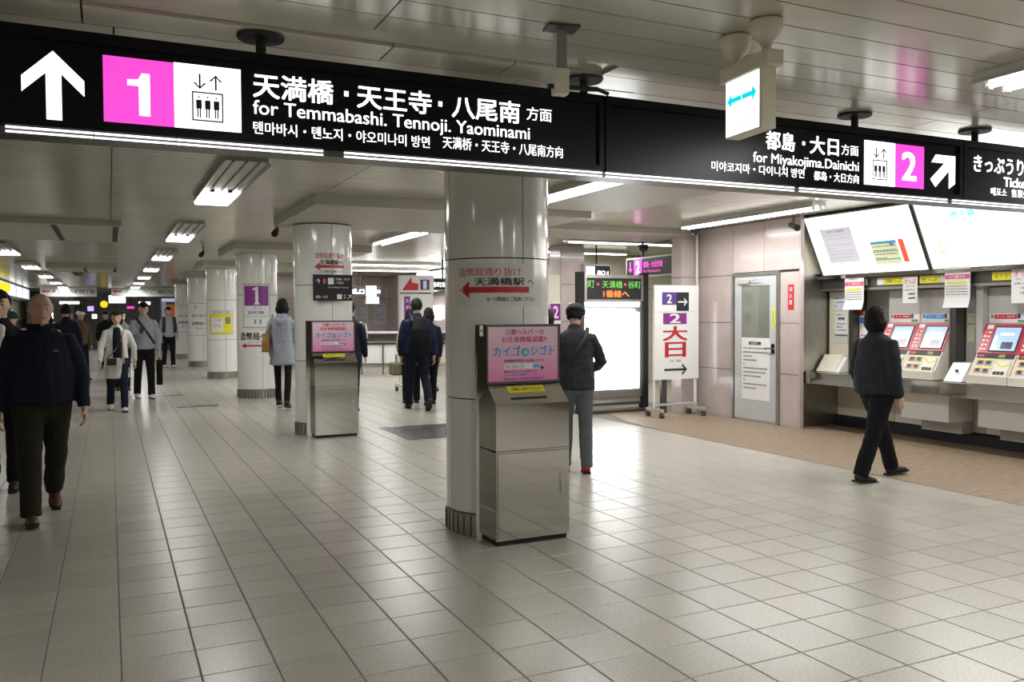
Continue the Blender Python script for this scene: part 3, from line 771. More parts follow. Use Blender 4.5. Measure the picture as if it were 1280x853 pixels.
lit_board(4.6, 6.65, 'leaning white illuminated fare board with cyan characters at the right edge', cont_b)
lit_board(2.4, 4.54, 'white illuminated board beyond the right edge of the view', lambda *a: None)
hb = thing('header_strip', 'steel header strip with yellow labels between the lit boards and the ticket machines', 'panel', (8.48, 8.355, 0), NW)
box('upper_rail', M_STEEL, hb, 0, L, -.09, .28, 1.925, 1.965); box('fascia', M_DSTEEL, hb, 0, L, -.02, .28, 1.80, 1.925)
box('lower_rail', M_STEELB, hb, 0, L, -.04, .28, 1.77, 1.80)
for (a, b, m, s) in ((.55, .75, M_WHITE, ''), (.90, .995, M_WHITE, ''), (1.0, 1.27, M_YELLOW, '定期券 きっぷ'), (1.50, 1.77, M_YELLOW, 'きっぷ'), (1.775, 1.88, M_WHITE, ''), (2.39, 2.66, M_YELLOW, 'のりかえ'), (3.2, 3.5, M_YELLOW, 'きっぷ')):
    box('label_plate', m, hb, a, b, -.026, -.02, 1.825, 1.91)
    if s: text(s, M_INK, hb, a+.03, 1.845, b-.03, 1.885, -.028, .01)
# grey divider posts
def post(y0, y1, lab, m=M_DSTEEL):
    t = thing('divider_post', lab, 'post', (8.74, (y0+y1)/2, .735), NW)
    w = (y1-y0)/2
    box('shaft', m, t, -w, w, -.24, 0, 0, 1.035); box('edge_trim', M_STEELB, t, -w, -w+.015, -.246, -.24, 0, 1.035)
    return t
post(7.86, 7.93, 'narrow dark post between the cream notice panel and the first ticket machines')
post(6.42, 6.50, 'dark steel post directly right of the second ticket machine')
post(6.10, 6.19, 'wide grey steel post directly left of the third ticket machine', M_GREY)
t = thing('notice_panel', 'cream panel with white notices at the left end of the machine counter', 'panel', (8.58, 8.13, .735), NW)
box('panel_face', M_CREAM, t, -.20, .195, 0, .15, .0, 1.03)
MB().prism([(-.24, 0), (0, 0), (0, .21), (-.09, .21)], 'x', -.19, .12).build('sloped_ledge', M_CREAM, t)
MB().prism([(-.24, 0), (0, 0), (0, .19), (-.09, .19)], 'x', .125, .19).build('lit_ledge', M_WHITE, t)
box('paper', mat('bluish_paper', (.70, .75, .86), .6), t, -.11, .10, -.004, 0, .80, .98); lines(M_GREYINK, t, -.09, .08, .95, 3, .05, .014, -.005, seed=2)
box('paper', M_PAPER, t, -.10, .10, -.004, 0, .46, .76); text('定期券 きっぷ', M_INK, t, -.08, .72, .08, .745, -.006); text('精算機', M_INK, t, -.05, .66, .06, .70, -.006, .03)
lines(M_GREYINK, t, -.07, .08, .62, 3, .04, .016, -.005, seed=12)
box('paper', M_GREY, t, -.10, .11, -.004, 0, .36, .475); box('paper', M_PAPER, t, -.09, .10, -.006, -.004, .37, .445); lines(M_GREYINK, t, -.07, .08, .43, 2, .03, .01, -.007, seed=4)
t = thing('notice_panel', 'grey panel with a white and green notice between the machine pairs', 'panel', (8.66, 6.305, .735), NW)
box('panel_face', M_GREY, t, -.105, .105, 0, .08, .0, 1.03)
box('paper', M_CREAM, t, -.09, .09, -.004, 0, .43, .74); box('green_rule', M_GREENP, t, -.085, .085, -.006, -.004, .615, .63)
text('きっぷ', M_INK, t, -.05, .69, .05, .715, -.006); text('うりば', M_PINKINK, t, -.05, .65, .05, .68, -.006)
box('picture', M_GREYINK, t, .01, .07, -.006, -.004, .53, .58); box('picture', M_BLUEINK, t, .01, .07, -.006, -.004, .46, .50)
box('paper', M_PAPERG, t, -.08, .08, -.004, 0, .80, .95)
MB().prism([(-.36, 0), (0, 0), (0, .20), (-.2, .20)], 'x', -.11, .105).build('lit_ledge', mat('ledge_white', (.85, .87, .9), .25), t)
MB().box(.0, .03, -.31, -.30, .1, .13).build('catch', M_INK, t)
t = thing('colour_poster', 'narrow red, green and white fare poster half hidden behind the customer', 'poster', (8.60, 7.70, .735), NW)
box('sheet', M_PAPER, t, -.15, .17, 0, .006, .15, .78); box('red_field', M_RED, t, -.15, .17, -.003, 0, .72, .78); box('red_field', M_RED, t, -.15, -.12, -.003, 0, .15, .4)
box('blue_field', M_BLUEINK, t, -.14, -.06, -.003, 0, .62, .70); box('green_field', M_GREENP, t, -.05, .15, -.003, 0, .62, .70); box('red_field', M_PINKINK, t, -.04, .15, -.003, 0, .54, .59)
lines(M_PINKINK, t, -.13, .14, .48, 5, .05, .015, -.003, seed=6)
text('きっぷ', M_PAPER, t, -.10, .73, .10, .77, -.004)

M_MBODY = mat('machine_cream', (.60, .56, .48), .45)
M_SCREEN = mat('screen_glow', (.25, .35, .55), .2, emit=.75, ec=(.35, .47, .72))
M_SCRED = mat('machine_red', (.50, .02, .05), .3)
def machine(yc, w, label, header):
    """yc centre along the wall; local x to the viewer's right, y=0 at recess wall, counter z=0"""
    t = thing('ticket_machine', label, 'ticket machine', (8.74, yc, .737), NW, 'ticket machines on the counter')
    h = w/2
    MB().prism([(-.50, 0), (0, 0), (0, .62), (-.17, .62), (-.33, .315), (-.46, .10), (-.50, .085)], 'x', -h, h).build('body', M_MBODY, t)
    # screen slope frame: from (-.33,.315) to (-.17,.62)
    a = math.atan2(.16, .305); Lh = math.hypot(.16, .305)
    Ms = Matrix.Translation((0, -.33, .315)) @ Matrix.Rotation(-a, 4, 'X')
    box('bezel', M_SCRED, t, -h+.002, h-.002, -.014, 0, 0, Lh, M=Ms)
    s = box('screen', M_SCREEN, t, -h+.14, h-.035, -.020, -.014, .03, Lh-.045, M=Ms)
    mb = MB(Ms); mb.box(-h+.128, h-.023, -.022, -.014, .018, .03).box(-h+.128, h-.023, -.022, -.014, Lh-.045, Lh-.033).box(-h+.128, -h+.14, -.022, -.014, .03, Lh-.045).box(h-.035, h-.023, -.022, -.014, .03, Lh-.045)
    mb.build('screen_frame', M_INK, t)
    q0, q1 = -h+.14, h-.035; qw = q1-q0
    MB(Ms).box(q0+qw*.25, q0+qw*.8, -.022, -.020, Lh-.14, Lh-.11).box(q0+.01, q0+qw*.18, -.022, -.020, .06, .2).build('screen_panel', mat('screen_light', (.5, .6, .8), .2, emit=.9, ec=(.6, .7, .9)), s)
    MB(Ms).box(q0+qw*.4, q0+qw*.85, -.022, -.020, .05, .13).build('screen_panel', mat('screen_dark', (.05, .06, .1), .2), s)
    box('key_block', M_PAPER, t, -h+.03, -h+.10, -.02, -.014, Lh-.06, Lh-.015, M=Ms)
    for k in range(5):
        box('key', M_PAPER if k else M_ORANGE, t, -h+.03, -h+.055, -.022, -.014, .03+.05*(4-k), .055+.05*(4-k), M=Ms)
        box('key', M_PAPER, t, -h+.07, -h+.095, -.022, -.014, .03+.05*(4-k), .05+.05*(4-k), M=Ms)
    # lower slope: from (-.46,.10) to (-.33,.315)
    a = math.atan2(.13, .215); L2 = math.hypot(.13, .215)
    Ml = Matrix.Translation((0, -.46, .10)) @ Matrix.Rotation(-a, 4, 'X')
    box('note_bar', M_INK, t, -h+.02, h-.02, -.008, 0, L2-.055, L2-.008, M=Ml)
    box('olive_plate', mat('olive', (.30, .30, .04), .5), t, .04, .11, -.011, -.008, L2-.05, L2-.012, M=Ml)
    box('red_plate', M_RED, t, -h+.04, -h+.10, -.010, -.008, L2-.045, L2-.02, M=Ml)
    for j, z in enumerate((.115, .02)):
        box('yellow_rule', M_YELLOW, t, -h+.04, .02, -.004, 0, z+.055, z+.065, M=Ml)
        for x in (-h+.075, -h+.165):
            box('slot_surround', M_GREY, t, x-.03, x+.04, -.010, 0, z, z+.05, M=Ml); box('coin_slot', M_INK, t, x-.01, x+.035, -.014, -.010, z+.008, z+.042, M=Ml)
            box('indicator_lamp', mat('red_lamp', (1, .1, .02), .4, emit=1.2, ec=(1, .12, .03)), t, x-.028, x-.016, -.014, -.010, z+.01, z+.04, M=Ml)
    box('ticket_panel', M_CREAM, t, .03, h-.03, -.012, 0, -.02, .165, M=Ml)
    mb = MB(Ml)
    for k in range(8):
        u = k/8; v = (k+1)/8
        mb.box(.035+(h-.07)*u, .035+(h-.07)*v, -.016, -.012, .15-.05*math.sin(PI*u)-.008, .15-.05*math.sin(PI*u)+.004)
    mb.build('yellow_arc', M_YELLOW, t)
    for k in range(3): box('coin_cup', M_INK, t, .05+.042*k, .085+.042*k, -.016, -.012, .0, .035, M=Ml)
    # header label above
    box('back_panel', mat('machine_upper', (.50, .49, .46), .4), t, -h, h, -.15, -.13, .62, 1.02)
    box('header_label', M_PAPER, t, -h+.02, h-.01, -.153, -.15, .64, .735)
    box('header_field', header, t, -h+.07, h-.13, -.155, -.153, .68, .728); text('きっぷ・乗車券', M_PAPER, t, -h+.10, .692, h-.15, .716, -.157, .01)
    box('header_mark', M_VIOLET, t, h-.125, h-.09, -.155, -.153, .685, .735); box('header_tab', M_GREENP, t, h-.12, h-.03, -.155, -.153, .645, .672); box('header_square', M_GREYINK, t, -h+.03, -h+.06, -.155, -.153, .685, .73)
    text('のりこし', M_GREYINK, t, -h+.04, .648, -h+.16, .668, -.155, .01)
    return t
machine(7.17, .44, 'ticket machine partly hidden behind the customer in dark clothes', M_RED)
machine(6.725, .44, 'red-framed ticket machine with the blue header label', M_BLUEINK)
machine(5.87, .45, 'rightmost red-framed ticket machine with bright blue screen', M_RED)
machine(5.41, .45, 'ticket machine just outside the right edge', M_BLUEINK)
# hanging paper notices
def hang_sheet(yc, w, z0, z1, label, style):
    t = thing('hanging_notice', label, 'notice', (8.40 if style != 'small' else 8.44, yc, 0), NW)
    mb = MB(); n = 8
    for k in range(n):
        za = z0+(z1-z0)*k/n; zb = z0+(z1-z0)*(k+1)/n
        ca = .035*max(0, 1-k/2.)**1.2; cb = .035*max(0, 1-(k+1)/2.)**1.2
        if style == 'small': ca = cb = 0
        mb.prism([(-ca-.003, za), (-ca, za), (-cb, zb), (-cb-.003, zb)], 'x', -w/2, w/2)
    mb.build('paper', M_PAPER, t)
    if style == 'band':
        sheet(M_PINKINK, t, -w/2+.005, z1-.135, w/2-.005, z1-.085, -.004, 'red_band'); text('ご案内', M_PAPER, t, -w*.3, z1-.125, w*.3, z1-.095, -.007)
        text('お知らせ', M_GREYINK, t, -w*.3, z1-.06, w*.25, z1-.035, -.005)
        sheet(M_YELLOW, t, -w/2+.03, z1-.19, w/2-.05, z1-.165, -.004, 'yellow_band'); lines(M_GREYINK, t, -w/2+.02, w/2-.03, z1-.21, 4, .03, .008, -.004, seed=9)
    else:
        text('きっぷ', M_PINKINK, t, -w*.38, z1-.085, w*.38, z1-.03, -.005, .02); text('おとな・こども', M_VIOLET, t, -w*.3, z1-.12, w*.3, z1-.10, -.005)
        text('(大人)', M_INK, t, -w*.35, z1-.17, w*.3, z1-.145, -.005, .02); text('1,000円', M_INK, t, -w*.1, z1-.215, w*.35, z1-.19, -.005, .02); text('5,000円', M_INK, t, -w*.1, z1-.265, w*.35, z1-.24, -.005, .02)
hang_sheet(7.755, .30, 1.53, 1.96, 'curled white notice with red band hanging at the left above the customer', 'band')
hang_sheet(6.97, .20, 1.60, 1.91, 'small flat white notice with black figures between two yellow labels', 'small')
hang_sheet(6.33, .31, 1.54, 1.99, 'curled white notice with red band hanging between the two yellow labels', 'band')
hang_sheet(5.62, .24, 1.58, 1.94, 'white notice hanging at the right edge of the picture', 'small')

# ================================================================ BOARDS BEHIND ON THE RIGHT
t = thing('illuminated_board', 'freestanding white illuminated board with a dot matrix display on top', 'sign', (6.92, 11.0, 0))
box('right_upright', M_MATTEB, t, .50, .60, -.05, .07, 0, 2.12); box('left_upright', M_MATTEB, t, -.63, -.54, -.05, .07, 0, 2.12)
mb = MB(); mb.box(-.54, .50, 0, .16, .22, 1.68); mb.build('cabinet', M_GREY, t)
mb = MB(); mb.box(-.54, -.50, -.02, 0, .22, 1.62).box(.46, .50, -.02, 0, .22, 1.62).box(-.50, .46, -.02, 0, .22, .34).box(-.50, .46, -.02, 0, 1.52, 1.58); mb.build('frame', M_STEELB, t)
sheet(mat('board_white', (1, 1, 1), .5, emit=1.35), t, -.50, .34, .46, 1.52, 0, 'lit_face'); sheet(M_LIT, t, -.52, 1.60, .47, 1.67, -.002, 'light_strip')
box('led_cabinet', M_STEELB, t, -.54, .50, -.06, .16, 1.68, 2.08); sheet(M_INK, t, -.50, 1.71, .46, 2.03, -.06, 'led_screen')
G_ = mat('led_green', (.2, .7, .1), .4, emit=.55, ec=(.25, .75, .12)); O_ = mat('led_orange', (1, .25, .03), .4, emit=1., ec=(1, .25, .04)); RD = mat('led_red', (1, .05, .1), .4, emit=1., ec=(1, .06, .1))
text('町', G_, t, -.49, 1.88, -.37, 1.99, -.063, .01); text('天満橋', G_, t, -.24, 1.88, .12, 1.99, -.063, .01); text('谷町', G_, t, .22, 1.88, .45, 1.99, -.063, .01)
for x in (-.31, .17): sheet(RD, t, x-.018, 1.92, x+.018, 1.956, -.062, 'led_dot')
text('1番線へ', O_, t, -.22, 1.74, .24, 1.85, -.063, .02)
box('lower_bar', M_DSTEEL, t, -.54, .50, 0, .05, .10, .14); box('foot', M_DSTEEL, t, -.62, .58, -.12, .16, 0, .04); box('lower_panel', M_GREY, t, -.54, .50, .02, .16, .14, .22)
al = area((6.9, 10.85, 1.0), .95, 1.15, 14, (.92, .96, 1)); al.rotation_euler = (R(90), 0, 0)

t = thing('sign_stand', 'white wheeled sign stand reading 2 with red characters and black arrows', 'sign', (7.42, 10.12, 0))
sheet(M_PAPER, t, -.38, 1.52, .40, 1.90, 0, 'upper_board', th=.02); sheet(M_PAPER, t, -.38, .54, .40, 1.515, 0, 'lower_board', th=.02)
y = -.022
sheet(M_VIOLET, t, -.25, 1.62, 0, 1.80, y, 'number_field'); text('2', M_PAPER, t, -.17, 1.64, -.08, 1.77, y-.003, .03)
sheet(M_INK, t, 0, 1.53, .22, 1.80, y, 'arrow_field'); poly(line_arrow(.11, 1.66, .17, .022, 0, .36), M_PAPER, t, y-.003)
sheet(M_PURPLE, t, -.23, 1.34, .18, 1.50, y, 'number_field'); text('2', M_PAPER, t, -.12, 1.355, .07, 1.49, y-.003, .03)
text('大', M_RED, t, -.24, 1.10, .20, 1.31, y, .03); text('日', M_RED, t, -.20, .86, .17, 1.08, y, .03); text('方 面', M_GREYINK, t, -.12, .79, .08, .825, y)
poly(line_arrow(-.01, .68, .40, .03, 0, .22), M_INK, t, y)
for x in (-.36, .37):
    MB().tube((x, 0.02, .14), (x, 0.02, 1.9), .018, n=8).build('upright', M_WHITE, t)
    MB().box(x-.02, x+.02, -.20, .20, .09, .13).build('foot', M_GREY, t)
    for yy in (-.17, .17): MB().tube((x-.02, yy, .04), (x+.02, yy, .04), .04, n=14).build('castor', M_DSTEEL, t)
box('crossbar', M_GREY, t, -.36, .37, 0, .04, .16, .19); box('back_post', M_DSTEEL, t, -.22, -.13, .03, .08, .05, .60)

t = thing('hanging_platform_sign', 'black hanging sign with magenta number 2 and magenta lettering under the ceiling', 'sign', (8.0, 11.5, 0), NW+R(0))
box('case', M_GREY, t, -.81, .81, -.0, .12, 2.10, 2.43); box('panel', M_MATTEB, t, -.78, .78, -.006, 0, 2.125, 2.405)
y = -.008
sheet(M_MAGENTA, t, -.56, 2.13, -.33, 2.40, y, 'number_field'); text('2', M_LETTER, t, -.50, 2.16, -.39, 2.37, y-.003, .03)
poly(line_arrow(-.67, 2.27, .17, .03, -PI/2, .35), M_MAGENTA, t, y)
text('都島・大日方面', M_MAGENTA, t, -.28, 2.25, .25, 2.35, y, .02); text('for Miyakojima', M_MAGENTA, t, -.28, 2.16, .2, 2.21, y, .01)
MB().tube((-.4, .06, 2.43), (-.4, .06, CZ), .02).build('hanger_rod', M_MATTEB, t); MB().lathe([(.02, 2.5), (.09, 2.56), (.1, 2.64)], (-.4, .06), n=16).build('hanger_disc', M_MATTEB, t, smooth=True)
t = thing('hanging_exit_sign', 'small black hanging sign with glowing white lettering beside the pink pillar', 'sign', (8.1, 13.4, 0))
box('case', M_GREY, t, -.30, .28, 0, .12, 2.08, 2.40); box('panel', M_MATTEB, t, -.27, .25, -.006, 0, 2.11, 2.37)
text('出口 4', M_LETTER, t, -.02, 2.20, .22, 2.29, -.009, .05); sheet(M_LIT, t, -.26, 2.12, -.08, 2.36, -.008, 'lit_square')
MB().tube((0, .06, 2.4), (0, .06, CZ), .015).build('hanger_rod', M_MATTEB, t)
p = MB().box(7.38, 7.85, 13.5, 13.9, 0, CZ).build('trim_30', M_JOINT); tag(p, kind='structure')
for a, b in zip(ZJ[:-1], ZJ[1:]):
    box('wall_panel', M_MARBLE, p, 7.375, 7.855, 13.48, 13.5, a+.004, b-.004); box('wall_panel', M_MARBLE, p, 7.36, 7.38, 13.49, 13.9, a+.004, b-.004)
for (x, lab) in ((7.25, 'purple poster left of the pink pillar'), (7.63, 'purple poster on the pink pillar')):
    t = thing('purple_poster', lab+', behind the man in the cap', 'poster', (x, 13.47, 0))
    sheet(M_PAPER, t, -.11, .95, .11, 1.70, 0); sheet(M_PURPLE, t, -.10, 1.38, .10, 1.68, -.003, 'colour_field'); text('2', M_PAPER, t, -.05, 1.42, .06, 1.64, -.006, .03); text('大日', M_INK, t, -.08, 1.05, .08, 1.25, -.003, .02)
MB().box(6.9, 7.39, 13.5, 13.56, 0, 2.2).build('trim_31', M_CREAM)['kind'] = 'structure'

# ================================================================ MIDDLE DISTANCE, BETWEEN THE COLUMNS
t = thing('barrier_counter', 'long barrier counter with white panels and steel rails in front of the pink wall', 'barrier', (6.2, 20.8, 0), R(-18))
box('worktop', mat('pale_top', (.6, .6, .66), .25), t, -1.6, 2.2, -.25, .25, 1.03, 1.08)
box('dark_panel', M_DSTEEL, t, -1.55, 2.15, -.05, .05, .74, 1.03)
for k in range(7): box('white_panel', M_WHITE, t, -1.55+.53*k+.01, -1.02+.53*k-.01, -.08, -.05, .28, .74)
for z in (.82, .2): MB().tube((-1.55, -.14, z), (2.15, -.14, z), .02, n=8).build('rail', M_STEEL, t)
for k in range(8): box('leg', M_DSTEEL, t, -1.56+.53*k, -1.53+.53*k, -.14, .05, 0, .8)
t = thing('sign_stand', 'white wheeled sign stand with red left arrow and purple strip behind the man with backpack', 'sign', (5.42, 15.8, 0))
sheet(M_PAPER, t, -.33, 1.93, .36, 2.26, 0, 'upper_board', th=.02); sheet(M_PAPER, t, -.33, .33, .32, 1.90, 0, 'lower_board', th=.02)
poly([(-.29, 1.97), (-.10, 2.23), (-.09, 2.12), (.04, 2.10), (.04, 1.97)], M_RED, t, -.022, 'red_arrow'); sheet(M_VIOLET, t, .08, 1.98, .27, 2.18, -.022, 'number_field'); text('1', M_PAPER, t, .14, 2.0, .21, 2.16, -.026, .03)
sheet(M_PURPLE, t, -.25, .38, -.13, 1.85, -.022, 'purple_strip')
for k, ch in enumerate('天満橋天王寺八尾南方面'): text(ch, M_PAPER, t, -.225, 1.73-.125*k, -.155, 1.80-.125*k, -.026, .02)
for x in (-.34, .34):
    MB().tube((x, .02, .1), (x, .02, 2.26), .02, n=8).build('upright', M_WHITE, t); box('foot', M_WHITE, t, x-.03, x+.03, -.25, .25, .09, .15)
    for yy in (-.22, .22): MB().tube((x-.02, yy, .045), (x+.02, yy, .045), .045, n=12).build('castor', M_DSTEEL, t)
t = thing('hanging_sign', 'far black hanging sign with glowing white lettering above the barrier counter', 'sign', (6.15, 22.5, 0))
box('case', M_MATTEB, t, -.55, .55, 0, .12, 2.0, 2.28); text('改札口', M_LETTER, t, -.4, 2.06, .1, 2.2, -.01, .06); box('lit_block', M_LIT, t, .15, .42, -.03, 0, 2.0, 2.28); text('出口', M_LETTER, t, .44, 2.08, .54, 2.18, -.01, .04)
box('white_case', M_WHITE, t, .15, .5, -.02, .12, 1.8, 1.98); MB().tube((0, .06, 2.28), (0, .06, CZ), .02).build('hanger_rod', M_MATTEB, t)
t = thing('illuminated_board', 'huge white glowing advertising board under the ceiling behind the red arrow stand', 'sign', (8.26, 20.5, 0), NW)
box('case', M_DSTEEL, t, -3.1, 3.9, -.16, 0, 2.12, 2.72); sheet(M_LIT, t, -3.05, 2.14, 3.85, 2.70, -.16, 'lit_face')
t = thing('hanging_sign', 'far dark sign with a magenta dot between the stand and the front column', 'sign', (6.9, 18.2, 0))
box('case', M_GREY, t, -.6, .6, 0, .1, 2.04, 2.33); box('panel', M_MATTEB, t, -.57, .57, -.006, 0, 2.07, 2.30); MB().tube((-.45, -.006, 2.18), (-.45, -.012, 2.18), .08, n=16).build('dot', M_MAGENTA, t)
text('谷町線', M_LETTER, t, -.3, 2.12, .1, 2.24, -.01, .03); MB().tube((0, .05, 2.33), (0, .05, CZ), .02).build('hanger_rod', M_MATTEB, t)
t = thing('lit_wall_panel', 'small square glowing panel on the far wall left of the front column', 'light', (8.22, 22.2, 1.55), NW)
box('lit_face', M_LIT, t, -.35, .35, -.02, 0, -.2, .2)
t = thing('wall_phone', 'grey phone unit with two pale dots on the far pink wall', 'phone', (6.35, 26.95, 1.45))
box('case', M_GREYINK, t, -.3, .3, -.12, 0, -.2, .2); box('handset', M_PAPER, t, -.25, -.12, -.16, -.12, -.05, .08); box('dial', M_PAPER, t, .12, .22, -.14, -.12, -.05, .05)
for (x, lab) in ((7.4, 'left pale notice on the far pink wall'), (8.0, 'right pale notice on the far pink wall')):
    t = thing('wall_notice', lab, 'notice', (x, 26.97, 0)); sheet(M_PAPERG, t, -.2, 1.2, .2, 1.9, 0); lines(M_GREYINK, t, -.15, .15, 1.8, 6, .09, .03, -.003)

# ================================================================ LEFT BACKGROUND
t = thing('shop_sign', 'illuminated white shop fascia with yellow marks at the far left', 'sign', (-3.3, 36, 0), PI/2)
box('case', M_DSTEEL, t, -8, 7, -.15, .25, 2.15, 2.72); sheet(mat('fascia_glow', (.6, .65, .7), .5, emit=.8, ec=(.75, .8, .85)), t, -7.9, 2.25, 6.9, 2.68, -.15, 'lit_face')
for k in range(2):
    MB().lathe([(.05, 2.3), (.22, 2.38), (.22, 2.52), (.1, 2.62)], (-5.4+1.9*k, -.16), n=10).build('yellow_mark', mat('lit_yellow', (.9, .8, .02), .5, emit=.9, ec=(.95, .8, .02)), t)
for k in range(3): box('white_block', M_LIT, t, -1.2+2.6*k, .4+2.6*k, -.17, -.15, 2.3, 2.62)
for k, (x, w, c, s, lab) in enumerate(((-1.5, 2.1, M_INK, '天満橋 谷町四丁目', 'white ceiling banner with black lettering at the left end of the passage'), (1.35, 2.5, M_GREENP, '出口のご案内', 'white ceiling banner with red and green lettering at the end of the passage'))):
    t = thing('ceiling_banner', lab, 'sign', (x, 40-.6*k, 0))
    box('board', M_WHITE, t, -w/2, w/2, 0, .08, 2.33, CZ-.02); text(s, c, t, -w*.3, 2.45, w*.45, 2.62, -.006, .02); poly(arrow_pts(-w*.47, 2.46, -w*.33, 2.62), M_RED, t, -.002)
rb = random.Random(4)
glow = [mat('lit_yellow', (1, 1, 0), .5), mat('lit_violet', (.3, .2, 1), .5, emit=2., ec=(.35, .25, 1)), M_LIT, M_MAGENTA]
for k, (x, z, w, h, c, lab) in enumerate(((.35, 2.28, .7, .35, 2, 'big white glowing sign at the far end of the passage'), (-.2, 2.05, .22, .3, 0, 'round yellow glowing sign at the far end'), (-.75, 1.85, .25, .22, 1, 'violet glowing sign at the far end'),
      (-1.6, 2.12, .8, .12, 2, 'left thin white glowing strip at the far end'), (-2.5, 1.7, .5, .6, 2, 'white glowing window beside the bald man'), (.9, 1.9, .3, .12, 3, 'small magenta glowing sign at the far end'), (-.6, 1.50, .2, .2, 2, 'small white glowing sign under the yellow one'), (1.5, 2.1, .5, .14, 2, 'right thin white glowing strip at the far end'))):
    t = thing('glowing_sign', lab, 'sign', (x, 43, z)); box('case', M_DSTEEL, t, -w/2-.03, w/2+.03, 0, .1, -h/2-.03, h/2+.03)
    if k == 1: MB().tube((0, 0, 0), (0, -.03, 0), .16, n=18).build('lit_face', glow[c], t)
    else: sheet(glow[c], t, -w/2, -h/2, w/2, h/2, 0, 'lit_face')
    MB().tube((0, .05, h/2), (0, .05, CZ-z), .015, n=6).build('hanger_rod', M_DSTEEL, t)
t = thing('orange_door_poster', 'orange poster in a dark door frame beyond the man with the vest', 'poster', (2.45, 39.6, 0))
box('frame', M_DSTEEL, t, -.45, .75, 0, .15, 0, 2.3); sheet(M_ORANGE, t, -.2, .9, .45, 2.0, 0, 'sheet'); sheet(mat('pale_blue', (.4, .5, .65), .5), t, -.4, .3, -.22, 2.1, 0, 'glass_strip'); sheet(mat('lit_lavender', (.5, .5, .8), .5, emit=.6), t, -.4, 2.12, .6, 2.26, 0, 'lintel_light')
for k, (x, c) in enumerate(((-2.9, (.5, .48, .44)), (-1.9, (.35, .31, .25)), (3.6, (.55, .55, .5)))):
    t = thing('shop_partition', ['pale partition at the far left end', 'brown partition behind the walking group', 'pale partition beyond the farthest column'][k], 'partition', (x, 44, 0))
    box('panel', mat('partition%d' % k, c, .5), t, -.45, .45, 0, .12, 0, 2.3); box('cap_rail', M_STEELB, t, -.47, .47, -.02, .14, 2.3, 2.36)
t = thing('smoke_detector', 'dark round detector on the ceiling of the left aisle', 'detector', (-.75, 26, CZ)); MB().lathe([(.12, -.001), (.12, -.08), (.06, -.14)], n=16).build('body', M_DSTEEL, t, smooth=True)

# ================================================================ PEOPLE
def frame_of(d, ref=Vector((0, 1, 0))):
    d = d.normalized(); a = d.cross(ref)
    if a.length < 1e-3: a = d.cross(Vector((1, 0, 0)))
    a.normalize(); return a, d.cross(a).normalized()
def limb(bm, pts, rad, flat=None, n=12, ref=Vector((0, 1, 0)), cap=.75):
    """lofted tapering tube with rounded ends; rad list of radii, flat list of y/x ratios"""
    pts = [Vector(p) for p in pts]; flat = flat or [1]*len(pts)
    rings = []
    for i, p in enumerate(pts):
        d = (pts[min(i+1, len(pts)-1)]-pts[max(i-1, 0)])
        rings.append((p, rad[i], rad[i]*flat[i], d))
    d0 = (pts[1]-pts[0]).normalized(); d1 = (pts[-1]-pts[-2]).normalized()
    a, b = rings[0], rings[-1]
    pre = [(a[0]-d0*a[1]*cap, a[1]*.35, a[2]*.35, d0), (a[0]-d0*a[1]*cap*.6, a[1]*.8, a[2]*.8, d0)]
    post_ = [(b[0]+d1*b[1]*cap*.6, b[1]*.8, b[2]*.8, d1), (b[0]+d1*b[1]*cap, b[1]*.35, b[2]*.35, d1)]
    R_ = []
    for p, rx, ry, d in pre+rings+post_:
        u, v = frame_of(d, ref)
        R_.append([bm.verts.new(p+u*rx*math.cos(2*PI*k/n)+v*ry*math.sin(2*PI*k/n)) for k in range(n)])
    for A, B_ in zip(R_[:-1], R_[1:]):
        for k in range(n): bm.faces.new((A[k], A[(k+1) % n], B_[(k+1) % n], B_[k]))
    bm.faces.new(R_[0][::-1]); bm.faces.new(R_[-1])
def ball(bm, c, rx, ry, rz, fn=None, M=None, nu=20, nv=14):
    c = Vector(c); vs = []
    for j in range(nv+1):
        th = PI*j/nv; row = []
        for i in range(nu):
            ph = 2*PI*i/nu
            d = Vector((math.sin(th)*math.cos(ph), math.sin(th)*math.sin(ph), math.cos(th)))
            p = Vector((d.x*rx, d.y*ry, d.z*rz))
            if fn: p = fn(d, p)
            p = (M @ p if M else p)+c
            if j in (0, nv):
                if i == 0: row.append(bm.verts.new(p))
            else: row.append(bm.verts.new(p))
        vs.append(row)
    for j in range(nv):
        A, B_ = vs[j], vs[j+1]
        for i in range(nu):
            k = (i+1) % nu
            if len(A) == 1: bm.faces.new((A[0], B_[i], B_[k]))
            elif len(B_) == 1: bm.faces.new((A[i], B_[0], A[k]))
            else: bm.faces.new((A[i], B_[i], B_[k], A[k]))
